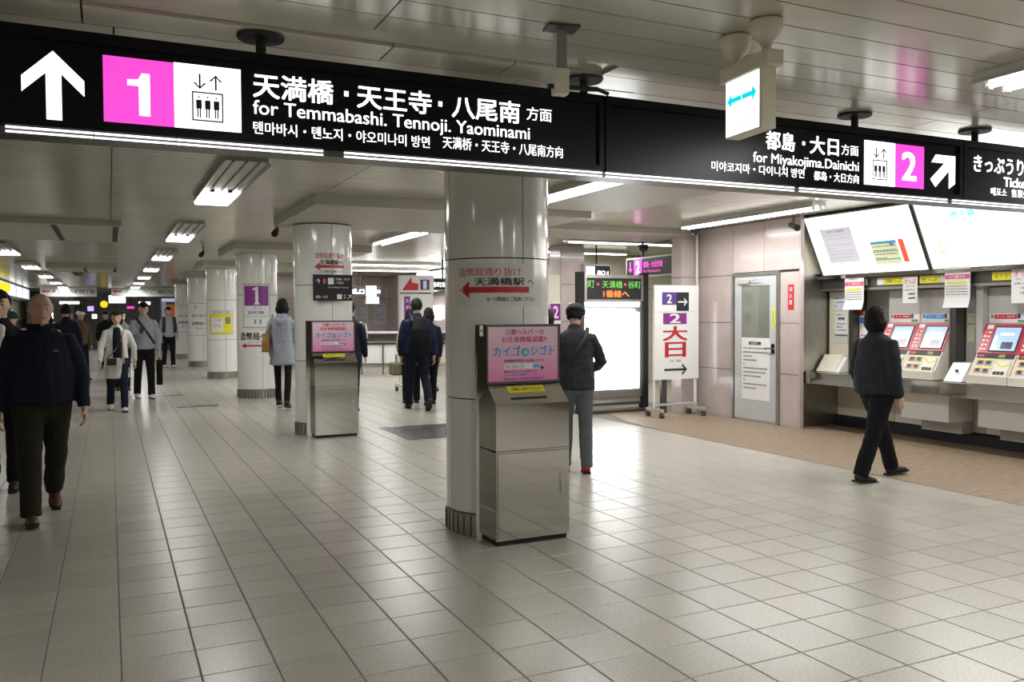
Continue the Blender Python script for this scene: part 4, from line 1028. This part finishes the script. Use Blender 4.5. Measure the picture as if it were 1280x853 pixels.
def finish(bm, name, m, parent, voxel=.012, fold=0., seed=0, smooth=3, fscale=9., stretch=.45):
    bmesh.ops.recalc_face_normals(bm, faces=bm.faces)
    me = bpy.data.meshes.new('tmp'); bm.to_mesh(me); bm.free()
    o = bpy.data.objects.new('tmp', me); col.objects.link(o)
    md = o.modifiers.new('r', 'REMESH'); md.mode = 'VOXEL'; md.voxel_size = voxel; md.use_smooth_shade = True
    if smooth:
        s = o.modifiers.new('s', 'SMOOTH'); s.iterations = smooth; s.factor = .5
    dg = bpy.context.evaluated_depsgraph_get()
    nm = bpy.data.meshes.new_from_object(o.evaluated_get(dg))
    bpy.data.objects.remove(o); bpy.data.meshes.remove(me)
    nm.name = name
    if fold:
        off = Vector((seed*3.1, seed*1.7, 0))
        ns = [v.normal.copy() for v in nm.vertices]
        for v, nn in zip(nm.vertices, ns):
            q = Vector((v.co.x*fscale, v.co.y*fscale, v.co.z*fscale*stretch))+off
            w = noise.noise(q)+.5*noise.noise(q*2.3)
            q2 = Vector((v.co.x*fscale*.5+v.co.z*3, v.co.y*fscale*.5, v.co.z*fscale*1.4))+off
            w = w*.7-abs(noise.noise(q2))*.9
            v.co += nn*(w*fold)
    nm.materials.clear(); nm.materials.append(m)
    for p in nm.polygons: p.use_smooth = True; p.material_index = 0
    ob = bpy.data.objects.new(name, nm); col.objects.link(ob); ob.parent = parent
    return ob
def cloth(name, c, rough=.85): return mat(name, c, rough, noise_s=45, noise_a=.14, bump=.12, bump_s=180, spec=.2)
SKIN = mat('skin', (.58, .36, .26), .5, noise_s=12, noise_a=.06)
HAIR = mat('black_hair', (.007, .006, .006), .75, bump=.6, bump_s=90, stretch=(1, 1, .15), spec=.25)
EYE = mat('eye_dark', (.02, .015, .01), .2); EYEW = mat('eye_white', (.7, .68, .65), .3); LIP = mat('lip', (.42, .17, .15), .5)

def person(label, x, y, rz, h=1.68, top='jacket', topc=None, legc=None, shoec=None, legs=((0, 0, 0), (0, 0, 0)), arms=((5, 10, 10), (5, 10, 10)),
           lean=0, head=(0, 0), hair='short', bulk=1., hem=.86, near=False, heel=0., leg_r=1., group=None, face=True, sleeve=None, hairc=None, seed=1, jk=1., trk=1.):
    """faces local -Y. legs: (thigh forward deg, knee bend deg, foot pitch deg) left,right; arms: (forward, outward, elbow bend)"""
    s = h/1.70; vox = .0075 if near else .0125
    t = thing('person', label, 'person', (x, y, 0), rz, group)
    def dirf(a, out=0.): # direction in the sagittal plane, pointing down and forward by a degrees
        return Vector((math.sin(R(out)), -math.sin(R(a))*math.cos(R(out)), -math.cos(R(a))*math.cos(R(out))))
    LG = []
    for sd, (th, kb, fp) in zip((1, -1), legs):
        hip = Vector((sd*.085*s, 0, 0)); knee = hip+dirf(th, sd*1.5)*.43*s; ank = knee+dirf(th-kb, sd*.5)*.41*s
        f = Vector((0, -math.cos(R(fp)), -math.sin(R(fp))))   # toe direction, fp>0 toe down
        dn = Vector((0, math.sin(R(fp)), -math.cos(R(fp))))
        low = min((ank+dn*.075*s+f*.17*s).z, (ank+dn*.075*s-f*.06*s).z)
        LG.append((sd, hip, knee, ank, f, dn, low))
    dz = -min(g[6] for g in LG)+heel
    Z = Vector((0, 0, dz)); hipz = dz
    LG = [(sd, a+Z, b+Z, c+Z, f, dn) for sd, a, b, c, f, dn, _ in LG]
    Ml = Matrix.Translation((0, 0, hipz)) @ Matrix.Rotation(R(lean), 4, 'X')
    def TP(x_, y_, z_): return Ml @ Vector((x_*s, y_*s, z_*s))   # torso coordinates above the hip (z 0..)
    sh = {}
    AR = []
    for sd, (fwd, out, eb) in zip((1, -1), arms):
        S = TP(sd*.168*bulk**.5, .0, .435)
        E_ = S+dirf(fwd, sd*out)*.285*s
        inn = -sd*min(25, eb*.35)+sd*out*.4
        Wp = E_+dirf(fwd+eb, inn)*.245*s
        AR.append((sd, S, E_, Wp, dirf(fwd+eb, inn)))
    # ---- body: one continuous skin
    bm = bmesh.new()
    limb(bm, [TP(0, 0, -.02), TP(0, 0, .08), TP(0, 0, .22), TP(0, -.005, .38), TP(0, 0, .45), TP(0, .005, .525)], [.150*s, .150*s, .125*s, .150*s, .13*s, .055*s], [.7, .68, .7, .68, .62, .9], n=16)
    limb(bm, [TP(0, .008, .50), TP(0, -.005, .62)], [.058*s, .054*s])
    Hm = Matrix.Rotation(R(head[0]), 3, 'Z') @ Matrix.Rotation(R(head[1]), 3, 'X')
    N0 = TP(0, .0, .560); HC = N0+Hm @ Vector((0, -.018*s, .108*s))
    def skull(d, p):
        if p.z < 0:
            k = -d.z; p.x *= 1-.38*k**1.3; p.y *= (1-.30*k**1.5) if d.y > 0 else (1-.12*k)
            if d.y > 0: p.z *= .72
        if d.y < 0: p.y *= .93
        return p
    Hm4 = Hm.to_4x4()
    ball(bm, HC, .080*s, .100*s, .116*s, skull, Hm4, 24, 18)
    def HP(x_, y_, z_): return HC+Hm @ Vector((x_*s, y_*s, z_*s))
    limb(bm, [HP(0, -.088, .012), HP(0, -.102, -.018), HP(0, -.104, -.028)], [.008*s, .0125*s, .0145*s], n=8)
    limb(bm, [HP(-.035, -.082, .030), HP(0, -.090, .026), HP(.035, -.082, .030)], [.010*s, .009*s, .010*s], n=8)
    limb(bm, [HP(-.02, -.086, -.058), HP(.02, -.086, -.058)], [.012*s, .012*s], n=8)
    limb(bm, [HP(0, -.078, -.100), HP(0, -.070, -.092)], [.022*s, .022*s], n=8)
    for sd in (-1, 1): limb(bm, [HP(sd*.077, .012, .018), HP(sd*.079, .008, -.002), HP(sd*.075, .002, -.026)], [.013*s, .014*s, .009*s], [.5, .5, .5], n=8)
    for sd, S, E_, Wp, fd in AR:
        limb(bm, [S, (S+E_)/2, E_, (E_+Wp)/2, Wp], [.048*s, .044*s, .036*s, .036*s, .025*s])
        side = Vector((1, 0, 0)); fd = fd.normalized()
        pn = fd.cross(Vector((0, 1, 0))).normalized() if abs(fd.y) < .9 else Vector((1, 0, 0))   # palm normal roughly sideways
        wd = fd.cross(pn).normalized()    # width direction (fore-aft)
        if wd.y > 0: wd = -wd             # towards the front = thumb side
        inward = Vector((-sd, 0, 0))
        P0 = Wp+fd*.012*s; P1 = Wp+fd*.085*s
        limb(bm, [P0, (P0+P1)/2, P1], [.024*s, .036*s, .038*s], [1, .42, .38], ref=pn, n=12)
        for q, (o_, l_) in enumerate(((.027, .070), (.009, .080), (-.010, .074), (-.028, .058))):
            b0 = P1+wd*o_*s-fd*.01*s; b1 = b0+fd*(l_*.5)*s+inward*.006*s; b2 = b1+(fd*.75+inward*.65).normalized()*(l_*.3)*s; b3 = b2+(fd*.45+inward*.9).normalized()*(l_*.28)*s
            limb(bm, [b0, b1, b2, b3], [.0098*s, .0092*s, .0085*s, .0075*s], n=8)
        th0 = P0+wd*.024*s+fd*.012*s; limb(bm, [th0, th0+(fd*.6+wd*.55+inward*.3)*.035*s, th0+(fd*.95+wd*.45+inward*.5)*.06*s], [.0125*s, .011*s, .009*s], n=8)
    for sd, hip, knee, ank, f, dn in LG:
        limb(bm, [hip, (hip*.6+knee*.4), knee, knee*.6+ank*.4, ank], [.080*s*leg_r, .070*s*leg_r, .050*s*leg_r, .050*s*leg_r, .034*s], n=12)
        limb(bm, [ank+dn*.03*s-f*.02*s, ank+dn*.045*s+f*.06*s, ank+dn*.055*s+f*.13*s], [.032*s, .032*s, .028*s], [1, .8, .6], n=10)
    finish(bm, 'body', SKIN, t, vox, smooth=2)
    # ---- face
    if face:
        for sd in (-1, 1):
            mb = MB(); mb.M = None
            bm = bmesh.new(); ball(bm, HP(sd*.030, -.0865, .010), .0125*s, .006*s, .006*s, None, Hm4, 10, 8)
            e = bpy.data.meshes.new('eye'); bm.to_mesh(e); bm.free(); e.materials.append(EYE if not near else EYEW); eo = bpy.data.objects.new('eye', e); col.objects.link(eo); eo.parent = t
            if near:
                bm = bmesh.new(); ball(bm, HP(sd*.030, -.0915, .010), .0055*s, .003*s, .0055*s, None, Hm4, 10, 8)
                e = bpy.data.meshes.new('pupil'); bm.to_mesh(e); bm.free(); e.materials.append(EYE); po = bpy.data.objects.new('pupil', e); col.objects.link(po); po.parent = eo
            bm = bmesh.new(); limb(bm, [HP(sd*.046, -.086, .033), HP(sd*.030, -.095, .038), HP(sd*.014, -.0975, .034)], [.0028*s, .0042*s, .0036*s], n=6)
            e = bpy.data.meshes.new('eyebrow'); bm.to_mesh(e); bm.free(); e.materials.append(hairc or HAIR); eo = bpy.data.objects.new('eyebrow', e); col.objects.link(eo); eo.parent = t
        bm = bmesh.new(); limb(bm, [HP(-.020, -.0935, -.058), HP(0, -.099, -.056), HP(.020, -.0935, -.058)], [.0028*s, .0045*s, .0028*s], n=6)
        e = bpy.data.meshes.new('mouth'); bm.to_mesh(e); bm.free(); e.materials.append(LIP); eo = bpy.data.objects.new('mouth', e); col.objects.link(eo); eo.parent = t
    # ---- hair
    if hair != 'none':
        bm = bmesh.new()
        def hf(d, p):
            k = 1.13+.06*max(0, d.z)
            front = d.y < -.15
            if hair == 'bald': k = 1.05 if (d.z < .45 and d.z > -.45 and d.y > -.05) else .8
            else:
                if front and d.z < .40+.25*abs(d.x): k = .80
                if not front and d.z < -.55 and hair == 'short': k = .80
                if -.15 <= d.y < .25 and d.z < -.1 and hair == 'short': k = .82
            p = p*k; p.x *= 1.05 if k > 1 else 1
            if hair in ('bob', 'long') and not front and d.z < 0: p.z *= 1.25 if hair == 'bob' else 1.9; p.x *= 1.18; p.y *= 1.06
            p.z += .004*s
            return p
        ball(bm, HC, .082*s, .103*s, .116*s, hf, Hm4, 28, 20)
        finish(bm, 'hair', hairc or HAIR, t, .009 if near else .012, fold=.007, seed=seed, smooth=2, fscale=30)
    if hair == 'cap' : pass
    # ---- trousers
    lc = legc or cloth('black_trousers', (.012, .012, .014))
    bm = bmesh.new()
    limb(bm, [TP(0, 0, .10), TP(0, 0, .02), Vector((0, .0, hipz-.06*s))], [.155*s*bulk, .168*s*bulk, .140*s*bulk], [.70, .72, .75], n=16)
    for sd, hip, knee, ank, f, dn in LG:
        k = leg_r*trk
        limb(bm, [hip+Vector((0, 0, .0)), hip*.55+knee*.45, knee, knee*.5+ank*.5, ank+(ank-knee).normalized()*.02*s], [.098*s*k*bulk**.7, .090*s*k, .071*s*k, .066*s*k, .062*s*k], [1, 1, 1, 1, 1.05], n=14, cap=.15)
    finish(bm, 'trousers', lc, t, vox*1.1, fold=.009*trk, seed=seed+5, smooth=3)
    # ---- shoes
    for sd, hip, knee, ank, f, dn in LG:
        bm = bmesh.new()
        limb(bm, [ank+dn*.035*s-f*.035*s, ank+dn*.036*s+f*.03*s, ank+dn*.048*s+f*.10*s, ank+dn*.055*s+f*.165*s], [.040*s, .043*s, .046*s, .036*s], [1., 1., .62, .5], n=14, ref=dn)
        limb(bm, [ank-dn*.01*s, ank+dn*.04*s], [.040*s, .042*s], n=12)
        so = finish(bm, 'shoe', shoec or M_MATTEB, t, .009 if near else .012, smooth=2)
        mb = MB(Matrix((( 1, -f.x, -dn.x, ank.x), (0, -f.y, -dn.y, ank.y), (0, -f.z, -dn.z, ank.z), (0, 0, 0, 1))))
        out_ = [(.030, -.20), (.043, -.15), (.047, -.09), (.036, -.01), (.038, .06), (.025, .082), (-.025, .082), (-.038, .06), (-.036, -.01), (-.047, -.09), (-.043, -.15), (-.030, -.20)]
        mb.prism([(a*s, b*s) for a, b in out_], 'z', -.082*s, -.064*s).build('sole', M_MATTEB, so)
    # ---- top
    tc_ = topc or cloth('navy_top', (.015, .018, .03)); sc_ = tc_
    hz = hem-.90
    bm = bmesh.new()
    j = jk*bulk
    pts = [TP(0, 0, hz)]
    if hz < -.12: pts = [TP(0, 0, hz), TP(0, 0, hz*.5)]
    rr = [.172*s*j]*len(pts) if hz > -.12 else [.205*s*j, .19*s*j]
    pts += [TP(0, -.005, .08), TP(0, -.008, .22), TP(0, -.008, .36), TP(0, .0, .44), TP(0, .006, .49), TP(0, .008, .53)]
    rr += [.170*s*j, .162*s*j, .172*s*jk, .160*s*jk, .120*s*jk, .075*s]
    limb(bm, pts, rr, [.74]*(len(pts)-5)+[.78, .75, .68, .74, .95], n=18, cap=.08)
    for sd, S, E_, Wp, fd in AR:
        limb(bm, [TP(sd*.08, .003, .440), S+Vector((-sd*.012*s, 0, -.012*s)), S*.5+E_*.5, E_, E_*.45+Wp*.55, Wp-fd.normalized()*.005], [.055*s, .066*s*jk, .062*s*jk, .055*s*jk, .050*s*jk, .042*s*jk], n=14, cap=.15)
    limb(bm, [TP(0, .006, .50), TP(0, .0, .565)], [.085*s, .072*s], n=14, cap=.1)
    finish(bm, top, tc_, t, vox*1.1, fold=.010*jk, seed=seed, smooth=3)
    return t, TP, HP, AR, LG, s, Hm4, HC

def child_limb(name, m, parent, pts, rad, flat=None, ref=Vector((0, 1, 0)), n=12, cap=.6, vox=None):
    bm = bmesh.new(); limb(bm, pts, rad, flat, n, ref, cap)
    if vox: return finish(bm, name, m, parent, vox, smooth=2)
    bmesh.ops.recalc_face_normals(bm, faces=bm.faces)
    me = bpy.data.meshes.new(name); bm.to_mesh(me); bm.free(); me.materials.append(m)
    for p in me.polygons: p.use_smooth = True
    o = bpy.data.objects.new(name, me); col.objects.link(o); o.parent = parent
    return o
def strap(parent, TPf, pts, m=None, r=.018, name='strap'):
    return child_limb(name, m or M_MATTEB, parent, [TPf(*p) for p in pts], [r]*len(pts), [.25]*len(pts), n=8)

NAVY = cloth('navy_jacket', (.010, .013, .028)); OLIVE = cloth('dark_olive', (.022, .020, .012)); BLACKC = cloth('black_cloth', (.008, .008, .010))
CHAR = cloth('charcoal_jacket', (.022, .026, .034)); GREYT = cloth('grey_trousers', (.13, .14, .15)); LGREY = cloth('light_grey_sweat', (.34, .36, .40)); WHITEC = cloth('white_cardigan', (.62, .63, .60))
GCOAT = cloth('pale_grey_coat', (.33, .36, .42)); JEAN = cloth('dark_denim', (.012, .016, .034)); BROWNC = cloth('brown_plaid', (.11, .075, .04)); BROWNSHOE = mat('brown_leather', (.07, .025, .018), .4)
TGREY = cloth('dark_grey_wool', (.035, .038, .040)); REDSHOE = mat('red_shoe', (.5, .02, .02), .4); WSHOE = mat('white_shoe', (.7, .7, .7), .5)
GREYHAIR = mat('grey_hair', (.25, .24, .23), .6)
RPI = PI

# 1 bald man at the left, walking to the camera
t, TP, HP, AR, LG, s, Hm4, HC = person('bald stocky man in dark navy jacket walking towards the camera at the left', -.46, 7.15, R(8), 1.68, topc=NAVY, legc=OLIVE, shoec=BROWNSHOE,
    legs=((-14, 26, 28), (16, 6, -6)), arms=((4, 16, 12), (-2, 16, 8)), bulk=1.22, jk=1.16, hem=.88, near=True, head=(4, 4), hair='bald', hairc=GREYHAIR, trk=1.15, seed=2)
child_limb('collar', NAVY, t, [TP(-.08, -.02, .545), TP(0, -.075, .52), TP(.08, -.02, .545)], [.018, .02, .018])
child_limb('chest_logo', mat('gold_mark', (.3, .22, .05), .5), t, [TP(.07, -.150, .36), TP(.10, -.146, .36)], [.005, .005])
# 2 man behind him at the far left
t, TP, *_ = person('dark-haired man in a black suit and white shirt behind the bald man', -.86, 8.6, R(0), 1.71, topc=BLACKC, legc=BLACKC, legs=((14, 5, 0), (-10, 12, 12)), seed=3)
child_limb('shirt', M_PAPER, t, [TP(0, -.105, .48), TP(0, -.130, .36), TP(0, -.132, .24)], [.05, .04, .02], [.25]*3)
# 3 plaid woman
t, TP, *_ = person('woman in an open brown and olive coat over a white top in the walking group', -.82, 13.6, R(5), 1.60, topc=BROWNC, legc=JEAN, hair='long', hem=.62, legs=((10, 5, 0), (-8, 10, 10)), arms=((25, 5, 60), (0, 10, 10)), seed=4)
child_limb('shirt', M_PAPER, t, [TP(0, -.10, .47), TP(0, -.132, .36), TP(0, -.138, .18)], [.05, .06, .05], [.3]*3)
# teal hat
t, TP, HP, AR, LG, s, Hm4, HC = person('person in a dark teal hat just right of the bald man', -1.38, 15.4, R(5), 1.56, topc=OLIVE, legc=BLACKC, legs=((8, 5, 0), (-8, 8, 8)), seed=5)
bm = bmesh.new(); ball(bm, HP(0, 0, .055), .092*s, .112*s, .085*s); ball(bm, HP(0, -.01, .03), .13*s, .15*s, .018*s); finish(bm, 'hat', cloth('teal_hat', (.01, .06, .06)), t, .01)
# 4 dark coat
person('tall person in a dark navy coat seen from behind in the left crowd', -.72, 17.6, R(178), 1.72, topc=NAVY, legc=BLACKC, hem=.70, legs=((10, 5, 0), (-12, 10, 10)), face=False, seed=6)
# 5 white cap
t, TP, HP, AR, LG, s, Hm4, HC = person('person in a white cap and brown jacket farther back in the left crowd', -.62, 22.5, R(30), 1.62, topc=BROWNC, legc=BLACKC, legs=((8, 5, 0), (-8, 8, 8)), seed=7)
bm = bmesh.new(); ball(bm, HP(0, .01, .05), .092*s, .115*s, .085*s); limb(bm, [HP(-.04, -.13, .045), HP(.04, -.13, .045)], [.045*s, .045*s], [.25, .25], ref=Vector((0, 0, 1))); finish(bm, 'cap', M_PAPER, t, .01)
# 6 white cardigan woman
t, TP, HP, AR, LG, s, Hm4, HC = person('woman in a long white cardigan over dark clothes walking with a small bag', .10, 14.75, R(2), 1.58, top='cardigan', topc=WHITEC, legc=JEAN, shoec=WSHOE, hair='bob', hem=.56, legs=((15, 8, -4), (-12, 16, 16)), arms=((-14, 20, 10), (10, 16, 10)), seed=8)
child_limb('shirt', BLACKC, t, [TP(0, -.085, .49), TP(0, -.128, .36), TP(0, -.145, .16), TP(0, -.155, .0)], [.05, .06, .065, .06], [.35]*4)
child_limb('scarf', mat('pink_edge', (.5, .3, .3), .7), t, [TP(.07, -.10, .46), TP(.09, -.135, .2), TP(.10, -.15, -.08)], [.012]*3)
t2 = thing('shoulder_bag', 'small black and white shoulder bag carried by the woman in the white cardigan', 'bag', t.location, t.rotation_euler.z)
p = TP(-.06, -.20, -.06)
box('bag_body', mat('bag_cream', (.5, .46, .40), .5), t2, p.x-.10, p.x+.10, p.y-.05, p.y+.03, p.z-.08, p.z+.06, bevel=.012); box('flap', M_MATTEB, t2, p.x-.095, p.x+.04, p.y-.058, p.y-.045, p.z-.05, p.z+.06)
child_limb('strap', M_DSTEEL, t2, [Vector((p.x-.09, p.y, p.z+.06)), TP(-.02, -.165, .15), TP(.08, -.13, .36), TP(.12, -.04, .51)], [.009]*4)
# 7 grey sweatshirt man
t, TP, HP, AR, LG, s, Hm4, HC = person('man in a grey sweatshirt with black crossbody strap looking at his phone', .56, 16.8, R(6), 1.74, top='sweatshirt', topc=LGREY, legc=BLACKC, shoec=WSHOE, legs=((9, 4, 0), (-6, 8, 6)), arms=((4, 12, 10), (22, 8, 85)), head=(-5, 14), hem=.86, jk=1.08, seed=9)
strap(t, TP, [(-.13, -.03, .52), (-.06, -.142, .40), (.06, -.148, .22), (.16, -.09, .06)], r=.022)
W_ = AR[1][3]
t2 = thing('phone', 'dark phone in the hand of the man in the grey sweatshirt', 'phone', t.location, t.rotation_euler.z); box('case', M_MATTEB, t2, W_.x-.01, W_.x+.06, W_.y-.12, W_.y-.11, W_.z+.0, W_.z+.12)
t2 = thing('long_bag', 'long narrow black bag hanging beside the man in the grey sweatshirt', 'bag', t.location, t.rotation_euler.z)
W_ = AR[0][3]; box('bag_body', BLACKC, t2, W_.x-.04, W_.x+.06, W_.y-.03, W_.y+.05, W_.z-.62, W_.z-.16, bevel=.02); child_limb('handle', M_MATTEB, t2, [W_+Vector((.01, 0, -.17)), W_+Vector((.0, 0, -.07))], [.01, .01])
# 8 mask person behind
t, TP, HP, AR, LG, s, Hm4, HC = person('person in a face mask and grey scarf standing behind the man with the phone', .22, 18.9, R(10), 1.60, topc=cloth('grey_top', (.2, .2, .2)), legc=BLACKC, seed=10)
bm = bmesh.new(); ball(bm, HP(0, -.055, -.045), .055*s, .05*s, .042*s); finish(bm, 'mask', M_PAPER, t, .01)
# 9 vest guy
t, TP, *_ = person('distant man with dark vest over a pale grey shirt near the farthest column', 1.55, 26.6, R(12), 1.74, topc=LGREY, legc=BLACKC, shoec=WSHOE, legs=((6, 4, 0), (-6, 6, 4)), seed=11)
for sd in (-1, 1): strap(t, TP, [(sd*.14, -.09, .50), (sd*.15, -.13, .30), (sd*.16, -.10, .10)], r=.045, name='vest_panel')
# extra dim figures at the end of the passage
for k, (x, y, c, hh, lab) in enumerate(((-.1, 27, BLACKC, 1.62, 'far person in black right behind the woman in the cardigan'), (.35, 30, BROWNC, 1.60, 'far person in brown at the end of the passage'), (-1.1, 29, JEAN, 1.66, 'far person in dark blue between the left walkers'), (-2.0, 15.2, BLACKC, 1.6, 'person in black at the very left edge of the picture'))):
    person(lab, x, y, R(5+60*k), hh, topc=c, legc=BLACKC, legs=((10, 5, 0), (-10, 10, 8)), face=(k == 0), seed=12+k)
# 10 woman in grey coat (from behind)
t, TP, HP, AR, LG, s, Hm4, HC = person('woman seen from behind in a pale grey hooded coat and black tights', 2.50, 13.85, R(160), 1.72, top='coat', topc=GCOAT, legc=BLACKC, hair='bob', hem=.66, leg_r=.88, trk=.90, heel=.03, legs=((14, 4, 4), (-13, 10, 14)), arms=((10, 14, 20), (4, 14, 35)), face=False, jk=1.05, seed=16)
bm = bmesh.new(); limb(bm, [TP(-.13, .05, .50), TP(-.08, .12, .46), TP(0, .145, .42), TP(.08, .12, .46), TP(.13, .05, .50)], [.03, .045, .05, .045, .03], [.7]*5); limb(bm, [TP(0, .05, .53), TP(0, .12, .44)], [.09, .05], [.5, .5]); finish(bm, 'hood', GCOAT, t, .012)
t2 = thing('shoulder_bag', 'ochre brown shoulder bag on the woman in the grey coat', 'bag', t.location, t.rotation_euler.z)
p = TP(.20, .02, .10)
MB().prism([(p.y-.13, p.z-.14), (p.y+.13, p.z-.14), (p.y+.11, p.z+.02), (p.y+.03, p.z+.16), (p.y-.03, p.z+.16), (p.y-.11, p.z+.02)], 'x', p.x-.01, p.x+.10).build('bag_body', mat('ochre', (.28, .15, .03), .5), t2, bevel=.015)
child_limb('strap', mat('ochre', (.28, .15, .03), .5), t2, [Vector((p.x+.04, p.y, p.z+.14)), TP(.17, .07, .36), TP(.15, .0, .55)], [.012]*3)
# 11 person behind second box
t, TP, *_ = person('person in jeans and a white-striped dark sleeve, half hidden by the second steel box', 3.40, 13.1, R(150), 1.70, topc=NAVY, legc=JEAN, shoec=mat('mauve_shoe', (.15, .08, .10), .6), legs=((6, 4, 0), (-6, 6, 4)), face=False, seed=17)
child_limb('sleeve_stripe', M_PAPER, t, [TP(-.245, -.02, .44), TP(-.262, -.03, .32), TP(-.262, -.05, .22)], [.012]*3)
# 12 man with backpack
t, TP, HP, AR, LG, s, Hm4, HC = person('man in navy seen from behind with a dark backpack, beside the red arrow stand', 4.38, 12.75, R(172), 1.76, topc=cloth('deep_navy', (.010, .016, .045)), legc=cloth('ink_trousers', (.010, .012, .026)), legs=((14, 6, 0), (-16, 28, 38)), arms=((0, 12, 14), (-10, 14, 10)), jk=1.12, bulk=1.08, face=False, head=(-8, 6), seed=18)
t2 = thing('backpack', 'dark backpack on the man in navy seen from behind', 'backpack', t.location, t.rotation_euler.z)
bm = bmesh.new(); limb(bm, [TP(-.02, .235, .02), TP(-.02, .25, .15), TP(-.02, .24, .32), TP(-.02, .21, .43)], [.16, .17, .165, .12], [.55, .6, .55, .5], n=16); finish(bm, 'pack_body', BLACKC, t2, .013, fold=.006)
for sd in (-1, 1): strap(t2, TP, [(sd*.10, .15, .46), (sd*.12, .03, .55), (sd*.13, -.10, .46), (sd*.15, -.14, .26), (sd*.17, .0, .14)], r=.022)
person('shorter companion with black hair on the right of the man with the backpack', 4.80, 13.35, R(176), 1.60, topc=NAVY, legc=BLACKC, legs=((-10, 14, 14), (10, 5, 0)), hair='bob', face=False, seed=19)
t, TP, HP, AR, LG, s, Hm4, HC = person('woman in a cream top almost hidden in front of the man with the backpack', 4.60, 13.70, R(172), 1.58, topc=cloth('cream_knit', (.5, .45, .36)), legc=BLACKC, hair='bob', arms=((8, 10, 40), (4, 14, 10)), face=False, seed=20)
W_ = AR[0][3]; t2 = thing('handbag', 'olive tan handbag held beside the man with the backpack', 'bag', t.location, t.rotation_euler.z)
box('bag_body', mat('tan_bag', (.20, .17, .10), .5), t2, W_.x-.05, W_.x+.16, W_.y-.16, W_.y+.14, W_.z-.38, W_.z-.16, bevel=.03); child_limb('handle', mat('tan_bag', (.2, .17, .1), .5), t2, [W_+Vector((.05, -.1, -.17)), W_+Vector((.05, -.05, -.03)), W_+Vector((.05, .04, -.03)), W_+Vector((.05, .08, -.17))], [.01]*4)
# 14 man in flat cap, from behind
t, TP, HP, AR, LG, s, Hm4, HC = person('man seen from behind in a grey cap, dark jacket, grey trousers and red shoes', 3.97, 6.98, R(155), 1.60, topc=TGREY, legc=GREYT, shoec=REDSHOE, legs=((4, 3, 0), (-3, 4, 2)), arms=((30, 8, 60), (14, 22, 60)), lean=10, head=(-12, 24), hem=.80, jk=1.10, bulk=1.05, near=True, seed=21)
bm = bmesh.new(); ball(bm, HP(0, .008, .042), .103*s, .126*s, .092*s, lambda d, p: Vector((p.x, p.y, p.z if d.z > 0 else p.z*.35)), Hm4)
limb(bm, [HP(-.05, -.125, .045), HP(.05, -.125, .045)], [.045*s, .045*s], [.22, .22], ref=Vector((0, 0, 1))); finish(bm, 'cap', cloth('cap_grey', (.03, .034, .04)), t, .008, smooth=2)
strap(t, TP, [(-.13, .02, .53), (-.10, .13, .42), (.02, .150, .24), (.14, .11, .04)], r=.020)
person('dark-haired person almost hidden in front of the man in the cap', 4.05, 7.72, R(160), 1.53, topc=BLACKC, legc=BLACKC, face=False, seed=22)
# 16 customer at the machines
t, TP, HP, AR, LG, s, Hm4, HC = person('customer in a charcoal jacket and black trousers looking up at the fare boards', 6.18, 5.44, R(86), 1.57, topc=CHAR, legc=BLACKC, shoec=M_MATTEB, legs=((21, 2, -6), (-18, 4, 6)), arms=((-4, 12, 30), (-6, 12, 30)), lean=-2, head=(20, -14), hair='bob', hem=.86, jk=1.2, bulk=1.22, near=True, trk=1.12, seed=23)
